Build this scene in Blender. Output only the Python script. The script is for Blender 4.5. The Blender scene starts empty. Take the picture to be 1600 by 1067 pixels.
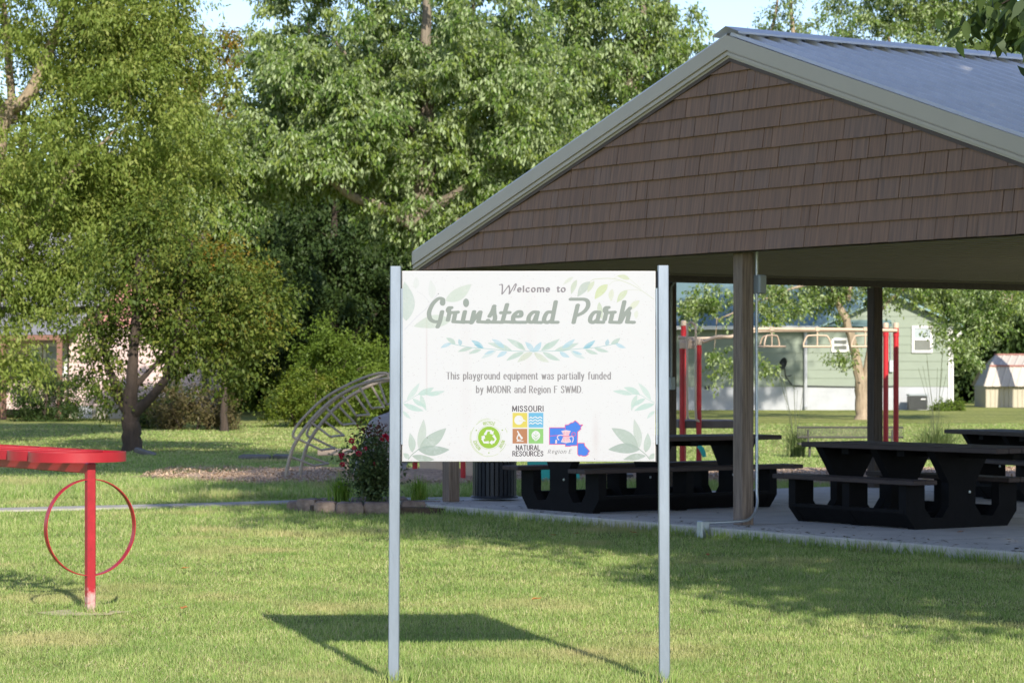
import bpy, math, random
import numpy as np
from mathutils import Vector, Matrix, noise
C = bpy.context.scene
COL = C.collection
R = math.radians
# ---------------------------------------------------------------- camera, sky, sun, exposure
F, YH, EYE = 4027.0, 578.3, 1.56            # focal length and horizon in photo pixels, eye height in metres
cam = bpy.data.cameras.new('camera'); cam_o = bpy.data.objects.new('camera', cam); COL.objects.link(cam_o)
cam_o.location = (0, 0, EYE); cam_o.rotation_euler = (R(90), 0, 0)
cam.sensor_width = 36; cam.lens = F/1600*36; cam.shift_y = (YH-533.5)/1600
cam.clip_end = 3000; cam.clip_start = .1
cam.dof.use_dof = True; cam.dof.focus_distance = 13.2; cam.dof.aperture_fstop = 10
C.camera = cam_o
SUN = Vector((.485, -1.74, 1.0)).normalized()
w = bpy.data.worlds.new("World"); C.world = w; w.use_nodes = True
nt = w.node_tree; bg = nt.nodes['Background']
sky = nt.nodes.new('ShaderNodeTexSky'); sky.sky_type = 'NISHITA'; sky.sun_disc = False
sky.sun_elevation = math.asin(SUN.z); sky.sun_rotation = math.atan2(SUN.x, SUN.y); sky.air_density = 1.0; sky.dust_density = .4; sky.ozone_density = 3.0
hs_ = nt.nodes.new('ShaderNodeHueSaturation'); hs_.inputs['Saturation'].default_value = .95; hs_.inputs['Hue'].default_value = .513
nt.links.new(sky.outputs[0], hs_.inputs['Color']); nt.links.new(hs_.outputs[0], bg.inputs[0]); bg.inputs[1].default_value = .118
sl = bpy.data.lights.new('sun', 'SUN'); sl.energy = 4.0; sl.angle = R(.55); sl.color = (1, .925, .8)
so = bpy.data.objects.new('sun', sl); COL.objects.link(so); so.rotation_euler = SUN.to_track_quat('Z', 'Y').to_euler(); so.location = (10, -30, 40)
C.view_settings.view_transform = 'Standard'; C.view_settings.look = 'None'; C.view_settings.exposure = .85; C.view_settings.gamma = 1
C.cycles.max_bounces = 6; C.cycles.transparent_max_bounces = 6; C.cycles.use_denoising = True
def P(px, py, Y): return Vector(((px-800)/F*Y, Y, EYE-(py-YH)/F*Y))
def G(px, py, z=0.): return P(px, py, F*(EYE-z)/(py-YH))
# ---------------------------------------------------------------- helpers
class MB:
    def __init__(s): s.v = []; s.f = []
    def add(s, vs, fs):
        o = len(s.v); s.v += [tuple(v) for v in vs]; s.f += [tuple(i+o for i in f) for f in fs]; return s
    def box(s, x0, x1, y0, y1, z0, z1):
        return s.add([(x0, y0, z0), (x1, y0, z0), (x1, y1, z0), (x0, y1, z0), (x0, y0, z1), (x1, y0, z1), (x1, y1, z1), (x0, y1, z1)], [(0, 3, 2, 1), (4, 5, 6, 7), (0, 1, 5, 4), (1, 2, 6, 5), (2, 3, 7, 6), (3, 0, 4, 7)])
    def bbox(s, x0, x1, y0, y1, z0, z1, b=.006):     # box with chamfered edges
        vs = []; idx = {}
        for i, x in enumerate((x0, x1)):
            for j, y in enumerate((y0, y1)):
                for k, z in enumerate((z0, z1)):
                    dx, dy, dz = (b, -b)[i], (b, -b)[j], (b, -b)[k]
                    for a, p in enumerate(((x, y+dy, z+dz), (x+dx, y, z+dz), (x+dx, y+dy, z))): idx[i, j, k, a] = len(vs); vs.append(p)
        fs = []
        for a in range(3):
            o = [q for q in range(3) if q != a]
            for e in (0, 1):
                def key(u, w_): t = [0, 0, 0]; t[a] = e; t[o[0]] = u; t[o[1]] = w_; return idx[(*t, a)]
                q = [key(0, 0), key(1, 0), key(1, 1), key(0, 1)]
                if (e == 0) ^ (a == 1): q = q[::-1]
                fs.append(q)
        for a in range(3):                            # edges along axis a
            o = [q for q in range(3) if q != a]
            for u in (0, 1):
                for w_ in (0, 1):
                    t0 = [0, 0, 0]; t0[o[0]] = u; t0[o[1]] = w_; t1 = list(t0); t1[a] = 1
                    q = [idx[(*t0, o[0])], idx[(*t0, o[1])], idx[(*t1, o[1])], idx[(*t1, o[0])]]
                    fs.append(q)
        for i in (0, 1):
            for j in (0, 1):
                for k in (0, 1): fs.append([idx[i, j, k, 0], idx[i, j, k, 1], idx[i, j, k, 2]])
        return s.add(vs, fs)
    def prism(s, poly, a0, a1, axis='y'):            # polygon (u,w) extruded along an axis
        n = len(poly)
        m = {'y': lambda u, w_, a: (u, a, w_), 'x': lambda u, w_, a: (a, u, w_), 'z': lambda u, w_, a: (u, w_, a)}[axis]
        return s.add([m(u, w_, a0) for u, w_ in poly]+[m(u, w_, a1) for u, w_ in poly], [tuple(range(n)), tuple(range(2*n-1, n-1, -1))]+[(i, i+n, (i+1) % n+n, (i+1) % n) for i in range(n)])
    def tube(s, pts, r, n=8, caps=True, closed=False):
        pts = [Vector(p) for p in pts]; m = len(pts); rr = r if hasattr(r, '__len__') else [r]*m
        up = None; vs = []; fs = []
        for i, p in enumerate(pts):
            if closed: t = pts[(i+1) % m]-pts[i-1]
            else: t = pts[min(i+1, m-1)]-pts[max(i-1, 0)]
            if t.length < 1e-9: t = Vector((0, 0, 1))
            t.normalize()
            if up is None: up = t.orthogonal().normalized()
            up = up-t*up.dot(t)
            if up.length < 1e-6: up = t.orthogonal()
            up.normalize(); sd = t.cross(up)
            for k in range(n):
                a = 2*math.pi*k/n; vs.append(p+(up*math.cos(a)+sd*math.sin(a))*rr[i])
        for i in range(m if closed else m-1):
            j = (i+1) % m
            for k in range(n): fs.append((i*n+k, i*n+(k+1) % n, j*n+(k+1) % n, j*n+k))
        if caps and not closed: fs += [tuple(range(n-1, -1, -1)), tuple(range((m-1)*n, m*n))]
        return s.add(vs, fs)
    def lathe(s, prof, cx=0, cy=0, n=24):
        vs = []; fs = []; m = len(prof)
        for r, z in prof:
            for k in range(n): a = 2*math.pi*k/n; vs.append((cx+r*math.cos(a), cy+r*math.sin(a), z))
        for i in range(m-1):
            for k in range(n): fs.append((i*n+k, i*n+(k+1) % n, (i+1)*n+(k+1) % n, (i+1)*n+k))
        fs += [tuple(range(n-1, -1, -1)), tuple(range((m-1)*n, m*n))]
        return s.add(vs, fs)
    def band(s, c, rad, wv, th, n=48):               # flat bar bent to a ring in the plane of u,v, w = axis
        u, v, a, width = wv; vs = []; fs = []
        for i in range(n):
            t = 2*math.pi*i/n; d = Vector(u)*math.cos(t)+Vector(v)*math.sin(t)
            for q, e in ((-.5, 0), (.5, 0), (.5, th), (-.5, th)): vs.append(Vector(c)+d*(rad-e)+Vector(a)*width*q)
        for i in range(n):
            j = (i+1) % n
            for k in range(4): fs.append((i*4+k, i*4+(k+1) % 4, j*4+(k+1) % 4, j*4+k))
        return s.add(vs, fs)
def link(name, me, m, parent=None):
    o = bpy.data.objects.new(name, me); COL.objects.link(o)
    if m and not me.materials: me.materials.append(m)
    if parent: o.parent = parent
    return o
def obj(name, mb, m, parent=None, smooth=False, loc=None, rotz=None):
    me = bpy.data.meshes.new(name); me.from_pydata(mb.v, [], mb.f); me.update()
    import bmesh
    bm = bmesh.new(); bm.from_mesh(me); bmesh.ops.recalc_face_normals(bm, faces=bm.faces); bm.to_mesh(me); bm.free()
    if smooth:
        me.polygons.foreach_set('use_smooth', [True]*len(me.polygons)); me.set_sharp_from_angle(angle=R(40))
    o = link(name, me, m, parent)
    if loc is not None: o.location = loc
    if rotz is not None: o.rotation_euler = (0, 0, rotz)
    return o
def tag(o, label=None, cat=None, group=None, kind=None):
    if label: o['label'] = label
    if cat: o['category'] = cat
    if group: o['group'] = group
    if kind: o['kind'] = kind
    return o
def thing(name, label, cat, loc=(0, 0, 0), rotz=0, group=None):
    o = bpy.data.objects.new(name, None); COL.objects.link(o); o.location = loc; o.rotation_euler = (0, 0, rotz); o.empty_display_size = .2
    return tag(o, label, cat, group)
def copy_tree(o, parent=None):
    c = o.copy(); COL.objects.link(c); c.parent = parent
    for ch in list(o.children): copy_tree(ch, c)
    return c
def fastmesh(name, co, nper, m, parent=None, rnd=None):
    n = len(co)//nper; me = bpy.data.meshes.new(name)
    me.vertices.add(len(co)); me.vertices.foreach_set('co', np.ascontiguousarray(co, np.float32).ravel())
    me.loops.add(len(co)); me.loops.foreach_set('vertex_index', np.arange(len(co), dtype=np.int32))
    me.polygons.add(n); me.polygons.foreach_set('loop_start', np.arange(0, len(co), nper, dtype=np.int32))
    if rnd is not None:
        at = me.attributes.new('rnd', 'FLOAT', 'POINT'); at.data.foreach_set('value', np.repeat(rnd, nper).astype(np.float32))
    me.update(calc_edges=True)
    return link(name, me, m, parent)
# ---------------------------------------------------------------- materials
def mat(name, base, rough=.6, metal=0., var=.12, scale=6., bump=.0, bscale=None, stretch=(1, 1, 1), col2=None, spec=.5, coat=0.):
    m = bpy.data.materials.new(name); m.use_nodes = True; t = m.node_tree; b = t.nodes['Principled BSDF']
    b.inputs['Roughness'].default_value = rough; b.inputs['Metallic'].default_value = metal; b.inputs['Specular IOR Level'].default_value = spec; b.inputs['Coat Weight'].default_value = coat
    tc = t.nodes.new('ShaderNodeTexCoord'); mp = t.nodes.new('ShaderNodeMapping'); mp.inputs['Scale'].default_value = stretch
    t.links.new(tc.outputs['Object'], mp.inputs[0])
    nz = t.nodes.new('ShaderNodeTexNoise'); nz.inputs['Scale'].default_value = scale; nz.inputs['Detail'].default_value = 6; nz.inputs['Roughness'].default_value = .65
    t.links.new(mp.outputs[0], nz.inputs['Vector'])
    r = t.nodes.new('ShaderNodeValToRGB'); r.color_ramp.elements[0].position = .3; r.color_ramp.elements[1].position = .7
    c2 = col2 or tuple(min(1, c*(1+var)) for c in base); c1 = tuple(c*(1-var) for c in base)
    r.color_ramp.elements[0].color = (*c1, 1); r.color_ramp.elements[1].color = (*c2, 1)
    t.links.new(nz.outputs[0], r.inputs[0]); t.links.new(r.outputs[0], b.inputs['Base Color'])
    if bump:
        bp = t.nodes.new('ShaderNodeBump'); bp.inputs['Strength'].default_value = bump; bp.inputs['Distance'].default_value = .02
        n2 = nz
        if bscale: n2 = t.nodes.new('ShaderNodeTexNoise'); n2.inputs['Scale'].default_value = bscale; n2.inputs['Detail'].default_value = 8; t.links.new(mp.outputs[0], n2.inputs['Vector'])
        t.links.new(n2.outputs[0], bp.inputs['Height']); t.links.new(bp.outputs[0], b.inputs['Normal'])
    return m
def ramp_mat(name, cols, trans=.35, under=None, rough=.55, spec=.3, patch=None, mottle=None):
    """leaf and blade material: colour by a per-leaf random number, some light passing through"""
    m = bpy.data.materials.new(name); m.use_nodes = True; t = m.node_tree; b = t.nodes['Principled BSDF']; N = t.nodes.new; K = t.links.new
    b.inputs['Roughness'].default_value = rough; b.inputs['Specular IOR Level'].default_value = spec
    a = N('ShaderNodeAttribute'); a.attribute_name = 'rnd'
    r = N('ShaderNodeValToRGB'); e = r.color_ramp.elements
    while len(e) < len(cols): e.new(.5)
    for i, c in enumerate(cols): e[i].position = i/(len(cols)-1); e[i].color = (*c, 1)
    fac = a.outputs['Fac']; col = r.outputs[0]
    if patch:                                        # patches of another growth, where the ground itself differs
        sc, pc, lo, hi = patch
        g = N('ShaderNodeNewGeometry'); nz = N('ShaderNodeTexNoise'); nz.inputs['Scale'].default_value = sc; nz.inputs['Detail'].default_value = 4; K(g.outputs['Position'], nz.inputs['Vector'])
        mr = N('ShaderNodeMapRange'); mr.inputs[1].default_value = lo; mr.inputs[2].default_value = hi; K(nz.outputs[0], mr.inputs[0])
        mx = N('ShaderNodeMix'); mx.data_type = 'RGBA'; mx.inputs['B'].default_value = (*pc, 1); K(mr.outputs[0], mx.inputs['Factor']); K(col, mx.inputs['A']); col = mx.outputs['Result']
    K(fac, r.inputs[0])
    if mottle:
        g = N('ShaderNodeNewGeometry'); nz = N('ShaderNodeTexNoise'); nz.inputs['Scale'].default_value = mottle; nz.inputs['Detail'].default_value = 5; nz.inputs['Roughness'].default_value = .7; K(g.outputs['Position'], nz.inputs['Vector'])
        rr = N('ShaderNodeValToRGB'); rr.color_ramp.elements[0].position = .32; rr.color_ramp.elements[0].color = (.62, .74, .6, 1); rr.color_ramp.elements[1].position = .6; rr.color_ramp.elements[1].color = (1.06, 1.04, 1.04, 1); K(nz.outputs[0], rr.inputs[0])
        mm = N('ShaderNodeMix'); mm.data_type = 'RGBA'; mm.blend_type = 'MULTIPLY'; mm.inputs['Factor'].default_value = 1; K(col, mm.inputs['A']); K(rr.outputs[0], mm.inputs['B']); col = mm.outputs['Result']
    if under:
        g = N('ShaderNodeNewGeometry'); mx = N('ShaderNodeMix'); mx.data_type = 'RGBA'; mx.inputs['B'].default_value = (*under, 1); K(g.outputs['Backfacing'], mx.inputs['Factor']); K(col, mx.inputs['A']); col = mx.outputs['Result']
    K(col, b.inputs['Base Color'])
    if trans:
        tr = N('ShaderNodeBsdfTranslucent'); hs = N('ShaderNodeHueSaturation'); hs.inputs['Saturation'].default_value = 1.15; hs.inputs['Value'].default_value = 1.25; hs.inputs['Hue'].default_value = .485
        K(col, hs.inputs['Color']); K(hs.outputs[0], tr.inputs[0]); ms = N('ShaderNodeMixShader'); ms.inputs[0].default_value = trans
        K(b.outputs[0], ms.inputs[1]); K(tr.outputs[0], ms.inputs[2]); K(ms.outputs[0], t.nodes['Material Output'].inputs[0])
    return m
# ---------------------------------------------------------------- printed artwork of the sign board (drawn here, in numpy)
AW, AH, AS = 395, 297, 6          # board in drawing units, pixels per unit
def make_art():
    rng = np.random.default_rng(11)
    W, H = AW*AS, AH*AS
    img = np.ones((H, W, 3), np.float32)*np.array([252, 249, 249], np.float32)/255
    def lin(c): return np.array(c, np.float32)/255
    def upsample(g):
        h, w = g.shape
        yi = np.linspace(0, h-1.001, H); xi = np.linspace(0, w-1.001, W)
        y0 = yi.astype(int); x0 = xi.astype(int); fy = (yi-y0)[:, None]; fx = (xi-x0)[None, :]
        a = g[y0][:, x0]*(1-fx)+g[y0][:, x0+1]*fx; b = g[y0+1][:, x0]*(1-fx)+g[y0+1][:, x0+1]*fx
        return (a*(1-fy)+b*fy).astype(np.float32)
    blot = upsample(rng.random((120, 160)))*.5+upsample(rng.random((40, 54)))*.5
    def blend(mask, ys, xs, col, al):
        sub = img[ys, xs]; m = (mask*al)[..., None] if not np.isscalar(al) else (mask.astype(np.float32)*al)[..., None]
        img[ys, xs] = sub*(1-m)+lin(col)*m
    def poly(pts, col, al=1., wash=False):
        p = (np.array(pts, float)-(629, 424))*AS
        x0, y0 = np.maximum(np.floor(p.min(0)).astype(int), 0); x1, y1 = np.minimum(np.ceil(p.max(0)).astype(int)+1, (W, H))
        if x1 <= x0 or y1 <= y0: return
        X, Y = np.meshgrid(np.arange(x0, x1)+.5, np.arange(y0, y1)+.5)
        m = np.zeros(X.shape, bool); q = np.roll(p, -1, 0)
        for (ax, ay), (bx, by) in zip(p, q):
            if ay == by: continue
            c = ((ay > Y) != (by > Y)) & (X < (bx-ax)*(Y-ay)/(by-ay)+ax); m ^= c
        m = m.astype(np.float32)
        if wash: m = m*(.6+.8*blot[y0:y1, x0:x1])
        blend(np.clip(m, 0, 1), slice(y0, y1), slice(x0, x1), col, al)
    def rs(pts, step):
        pts = np.array(pts, float); out = []
        for a, b in zip(pts[:-1], pts[1:]):
            n = max(1, int(np.hypot(*(b-a))/step)); out.append(a+(b-a)*np.linspace(0, 1, n, endpoint=False)[:, None])
        out.append(pts[-1:]); return np.concatenate(out)
    def cr(pts, n=8):
        p = np.array(pts, float); p = np.vstack([2*p[0]-p[1], p, 2*p[-1]-p[-2]]); o = []
        for i in range(1, len(p)-2):
            t = np.linspace(0, 1, n, endpoint=False)[:, None]
            o.append(.5*(2*p[i]+(p[i+1]-p[i-1])*t+(2*p[i-1]-5*p[i]+4*p[i+1]-p[i+2])*t**2+(3*p[i]-p[i-1]-3*p[i+1]+p[i+2])*t**3))
        o.append(p[-2:-1]); return np.concatenate(o)
    def stroke(paths, col, rx, ry, ang=0., al=1.):
        pl = [(np.array(p, float)-(629, 424))*AS for p in paths]
        allp = np.concatenate(pl); R = max(rx, ry)*AS+2
        x0, y0 = np.maximum((allp.min(0)-R).astype(int), 0); x1, y1 = np.minimum((allp.max(0)+R).astype(int)+1, (W, H))
        if x1 <= x0 or y1 <= y0: return
        m = np.zeros((y1-y0, x1-x0), bool); k = int(R)+1
        gx, gy = np.meshgrid(np.arange(-k, k+1), np.arange(-k, k+1)); ca, sa = math.cos(ang), math.sin(ang)
        a, b = max(rx*AS, .7), max(ry*AS, .7)
        nib = ((gx*ca+gy*sa)/a)**2+((-gx*sa+gy*ca)/b)**2 <= 1
        ny, nx = np.nonzero(nib); ny -= k; nx -= k
        for p in pl:
            q = rs(p, max(1., min(a, b)*.5)) if len(p) > 1 else p
            qi = np.round(q).astype(int)
            yy = (qi[:, 1:2]-y0+ny[None]).ravel(); xx = (qi[:, 0:1]-x0+nx[None]).ravel()
            ok = (yy >= 0) & (yy < y1-y0) & (xx >= 0) & (xx < x1-x0); m[yy[ok], xx[ok]] = True
        blend(m.astype(np.float32), slice(y0, y1), slice(x0, x1), col, al)
    def leaf(x0, y0, x1, y1, w, col, al=.8, vein=True):
        a, b = np.array((x0, y0), float), np.array((x1, y1), float); d = b-a; n = np.array((-d[1], d[0]))/np.hypot(*d)
        t = np.linspace(0, 1, 22); s = np.sin(np.pi*t**.85)**.9*w/2
        bend = np.sin(np.pi*t)[:, None]*n*w*.12; c = a+d*t[:, None]+bend
        poly(np.vstack([c+n*s[:, None], (c-n*s[:, None])[::-1]]), col, al, True)
        dk = tuple(int(v*.86) for v in col)
        stroke([np.vstack([c+n*s[:, None], (c-n*s[:, None])[::-1]])], dk, .12, .12, 0, .35)
        if vein: stroke([c[:18]], dk, .16, .16, 0, .5)
    T = lambda ox, oy, sc: (lambda x, y: (ox+x/sc, oy+y/sc))
    def leaves(tf, lst, mirror=None, al=.8):
        for (x0, y0, x1, y1, w, c) in lst:
            p, q = tf(x0, y0), tf(x1, y1); ww = w/tf.sc
            leaf(*p, *q, ww, c, al)
            if mirror: leaf(2*mirror-p[0], p[1], 2*mirror-q[0], q[1], ww, c, al)
    class TF:
        def __init__(s, ox, oy, sc): s.ox, s.oy, s.sc = ox, oy, sc
        def __call__(s, x, y): return (s.ox+x/s.sc, s.oy+y/s.sc)
        def path(s, pts): return [s(*p) for p in pts]
    z1, z2 = TF(630, 430, 8), TF(820, 430, 7.62); zg = TF(690, 520, 5.333); zl = TF(625, 590, 7.9); zm = TF(845, 640, 8.65); ze = TF(725, 620, 10.67)
    # big pale leaves in the two upper corners
    G0, G1, G2 = (222, 232, 216), (205, 215, 202), (190, 205, 192)
    stroke([z1.path(cr([(15, 680), (180, 510), (300, 400), (430, 235)]))], (215, 218, 228), .35, .35, 0, .8)
    stroke([z1.path(cr([(330, 340), (250, 250), (170, 200)]))], (220, 225, 225), .2, .2, 0, .8)
    leaves(z1, [(530, 320, 855, 110, 150, G0), (600, 560, 130, 640, 160, G0), (35, 570, 15, 80, 190, (212, 225, 214)), (360, 290, 340, 60, 90, (240, 243, 238)), (150, 170, 160, 20, 70, (240, 243, 238))])
    st = (222, 228, 190)
    stroke([z2.path(cr([(780, 75), (840, 45), (1060, 40), (1250, 100), (1400, 185), (1540, 285)]))], st, .35, .35, 0, .9)
    stroke([z2.path(cr([(1010, 110), (1060, 70), (1160, 60)])), z2.path(cr([(1190, 180), (1300, 170), (1390, 185)])), z2.path(cr([(1060, 40), (1110, 10), (1200, 5)])), z2.path(cr([(1390, 160), (1260, 50), (1200, 10)]))], st, .2, .2, 0, .8)
    leaves(z2, [(780, 75, 630, 255, 95, G1), (620, 55, 555, 225, 60, (215, 225, 200)), (990, 108, 835, 285, 95, (224, 235, 178)), (830, 70, 750, 205, 55, (225, 233, 200)), (1045, 165, 1030, 310, 62, (236, 240, 215)),
                (1225, 178, 1100, 325, 72, (222, 232, 190)), (1370, 300, 1235, 430, 66, (236, 240, 212)), (1250, 45, 1105, 5, 55, (228, 234, 195)), (888, 320, 925, 525, 62, (218, 228, 200)), (580, 20, 455, 115, 40, (236, 240, 222)), (1340, 420, 1330, 520, 50, (240, 243, 224))])
    # garland
    B, Gn, Y0 = (190, 226, 240), (196, 220, 205), (222, 230, 208); mx = 690+765/5.333
    stem = zg.path(cr([(765, 155), (960, 150), (1150, 132), (1280, 122), (1380, 105), (1470, 85)]))
    leaves(zg, [(765, 160, 832, 75, 44, B), (830, 145, 985, 50, 46, Gn), (850, 130, 900, 80, 30, Gn), (945, 148, 1145, 85, 46, Gn), (1005, 128, 1112, 52, 38, B), (1180, 132, 1283, 62, 38, (160, 214, 230)), (1190, 130, 1260, 95, 26, (150, 205, 222)), (1372, 105, 1388, 52, 34, (180, 215, 225)),
                (1415, 92, 1492, 42, 36, Gn), (1450, 88, 1538, 126, 30, B), (772, 165, 898, 246, 48, Y0), (845, 162, 990, 232, 40, Gn), (985, 158, 1068, 204, 36, B), (1075, 150, 1200, 216, 36, (220, 236, 234)), (1090, 150, 1175, 180, 24, B), (1200, 140, 1305, 176, 30, Gn), (1275, 126, 1395, 158, 30, Gn)], mx, .75)
    for p in (stem, [(2*mx-x, y) for x, y in stem]): stroke([p], (165, 208, 205), .45, .45, 0, .8)
    # corner sprigs, mirrored left and right
    mc = 826.6; gg = (192, 208, 194)
    p1 = zl.path(cr([(100, 1010), (150, 950), (235, 880)])); p2 = zl.path(cr([(38, 312), (130, 265), (230, 208), (330, 206)]))
    for p in (p1, [(2*mc-x, y) for x, y in p1]): stroke([p], (175, 192, 178), .7, .7, 0, .8)
    for p in (p2, [(2*mc-x, y) for x, y in p2]): stroke([p], (198, 226, 214), .4, .4, 0, .8)
    leaves(zl, [(230, 875, 292, 515, 100, (214, 224, 212)), (245, 865, 570, 625, 150, gg), (220, 888, 612, 890, 125, (178, 196, 184)), (150, 968, 425, 1015, 80, (186, 202, 188)), (150, 925, 122, 685, 88, (202, 218, 204)), (105, 1005, 40, 935, 60, (200, 216, 202))], mc, .85)
    mt = (206, 232, 220)
    leaves(zl, [(85, 275, 240, 65, 62, (220, 238, 228)), (222, 208, 418, 122, 72, mt), (320, 210, 552, 168, 56, mt), (255, 215, 325, 410, 58, (214, 235, 222)), (155, 262, 318, 362, 54, mt), (42, 326, 290, 412, 66, mt), (35, 415, 132, 508, 44, (216, 236, 226))], mc, .85)
    # skeleton letters
    def el(cx, cy, rx, ry, a0, a1, n=18):
        t = np.radians(np.linspace(a0, a1, n)); return np.stack([cx+rx*np.cos(t), cy+ry*np.sin(t)], 1)
    L = lambda *p: np.array(p, float)
    C = lambda *p: cr(p)
    arch = lambda x, w: np.vstack([el(x+w/2, .68, w/2, .32, 180, 0), [(x+w, 0)]])
    F = {'i': (.0, [L((0, 0), (0, 1)), L((0, 1.32), (0, 1.36))]), 'l': (0, [L((0, 0), (0, 1.45))]), 'h': (.5, [L((0, 0), (0, 1.45)), arch(0, .5)]), 'n': (.5, [L((0, 0), (0, 1)), arch(0, .5)]),
         'm': (.94, [L((0, 0), (0, 1)), arch(0, .47), arch(.47, .47)]), 'u': (.5, [np.vstack([[(0, 1)], el(.25, .32, .25, .32, 180, 360)]), L((.5, 1), (.5, 0))]), 'r': (.32, [L((0, 0), (0, 1)), el(.2, .68, .2, .32, 180, 50)]),
         'o': (.54, [el(.27, .5, .27, .5, 0, 360, 30)]), 'e': (.5, [np.vstack([[(.02, .52), (.5, .52)], el(.26, .5, .25, .5, 0, 310, 26)])]), 'c': (.46, [el(.27, .5, .27, .5, 45, 315, 24)]),
         'a': (.5, [np.vstack([el(.25, .7, .24, .3, 160, 0), [(.49, 0)]]), np.vstack([[(.49, .56)], el(.24, .28, .24, .28, 80, 280), [(.49, .12)]])]),
         'd': (.52, [el(.26, .5, .26, .5, 0, 360, 30), L((.52, 1.45), (.52, 0))]), 'b': (.52, [el(.26, .5, .26, .5, 0, 360, 30), L((0, 1.45), (0, 0))]), 'p': (.52, [el(.26, .5, .26, .5, 0, 360, 30), L((0, 1), (0, -.42))]),
         'q': (.52, [el(.26, .5, .26, .5, 0, 360, 30), L((.52, 1), (.52, -.42))]), 'g': (.5, [el(.24, .62, .24, .38, 0, 360, 26), C((.1, .28), (.04, .12), (.4, .02), (.48, -.18), (.25, -.4), (.02, -.22), (.2, -.02)), L((.4, .92), (.54, .98))]),
         'y': (.5, [L((0, 1), (.26, .05)), C((.5, 1), (.26, .05), (.15, -.35), (0, -.38))]), 'w': (.8, [L((0, 1), (.2, 0), (.4, .9), (.6, 0), (.8, 1))]),
         's': (.42, [C((.4, .8), (.3, .97), (.12, .95), (.03, .75), (.2, .55), (.38, .38), (.36, .1), (.2, .01), (.05, .06), (.0, .22))]), 't': (.3, [C((.1, 1.25), (.1, .6), (.11, .12), (.2, .01), (.32, .1)), L((0, .98), (.3, .98))]),
         'f': (.34, [C((.38, 1.38), (.26, 1.46), (.13, 1.3), (.12, .9), (.12, .4), (.12, 0)), L((0, .98), (.3, .98))]), '.': (.05, [L((0, .03), (.02, .03))]),
         'T': (.6, [L((0, 1.4), (.6, 1.4)), L((.3, 1.4), (.3, 0))]), 'M': (.85, [L((0, 0), (.04, 1.4), (.42, .15), (.8, 1.4), (.85, 0))]), 'O': (.72, [el(.36, .7, .36, .7, 0, 360, 34)]), 'D': (.66, [np.vstack([[(0, 0), (0, 1.4), (.2, 1.4)], el(.2, .7, .46, .7, 90, -90), [(0, 0)]])]),
         'N': (.66, [L((0, 0), (0, 1.4), (.66, 0), (.66, 1.4))]), 'R': (.6, [np.vstack([[(0, 0), (0, 1.4), (.25, 1.4)], el(.27, 1.04, .3, .36, 90, -90), [(0, .68)]]), L((.3, .68), (.62, 0))]), 'F': (.5, [L((0, 0), (0, 1.4), (.52, 1.4)), L((0, .74), (.42, .74))]),
         'S': (.55, [C((.52, 1.12), (.4, 1.36), (.15, 1.36), (.03, 1.08), (.2, .8), (.48, .58), (.5, .2), (.3, .01), (.1, .05), (.0, .28))]), 'W': (1.0, [L((0, 1.4), (.25, 0), (.5, 1.3), (.75, 0), (1, 1.4))]), 'I': (0, [L((0, 0), (0, 1.4))]),
         'U': (.62, [np.vstack([[(0, 1.4)], el(.31, .4, .31, .4, 180, 360), [(.62, 1.4)]])]), 'A': (.7, [L((0, 0), (.35, 1.4), (.7, 0)), L((.12, .45), (.58, .45))]), 'L': (.48, [L((0, 1.4), (0, 0), (.48, 0))]), 'E': (.5, [L((.52, 1.4), (0, 1.4), (0, 0), (.52, 0)), L((0, .74), (.44, .74))]),
         'C': (.6, [el(.38, .7, .38, .7, 50, 310, 26)]), 'Y': (.62, [L((0, 1.4), (.31, .7), (.62, 1.4)), L((.31, .7), (.31, 0))])}
    def layout(text, gap, space):
        x = 0; out = []
        for ch in text:
            if ch == ' ': x += space; continue
            w, sts = F[ch]
            out += [s+(x, 0) for s in sts]; x += w+gap
        return out, x-gap
    def text(t, x0, x1, base, xh, col, rx, ry, ang=0., gap=.28, space=.55, shear=0., al=1.):
        sts, w = layout(t, gap, space); k = (x1-x0)/w
        stroke([np.stack([x0+s[:, 0]*k+s[:, 1]*xh*shear, base-s[:, 1]*xh], 1) for s in sts], col, rx, ry, ang, al)
    gy = (163, 157, 158)
    text('This playground equipment was partially funded', 698, 954, 592.5, 7.6, gy, .98, .42, 0, .34, .6)
    text('by MODNR and Region F SWMD.', 744.5, 910.5, 613.8, 7.6, gy, .98, .42, 0, .34, .6)
    # welcome
    wc = (160, 152, 156)
    text('elcome', 809, 858.5, 455.8, 6.3, wc, 1.45, .7, -.5, .42, .6); text('to', 871, 883, 455.8, 6.3, wc, 1.45, .7, -.5, .3, .6)
    stroke([z1.path(cr([(1205, 118), (1235, 115), (1240, 160), (1235, 235)])), z1.path([(1240, 235), (1320, 125)]), z1.path(cr([(1318, 125), (1330, 165), (1325, 232)])), z1.path(cr([(1330, 232), (1375, 150), (1405, 105), (1412, 130)])), z1.path(cr([(1412, 125), (1385, 190)]))], wc, 1.3, .5, -.5)
    # park name
    pc = (168, 177, 168)
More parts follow.
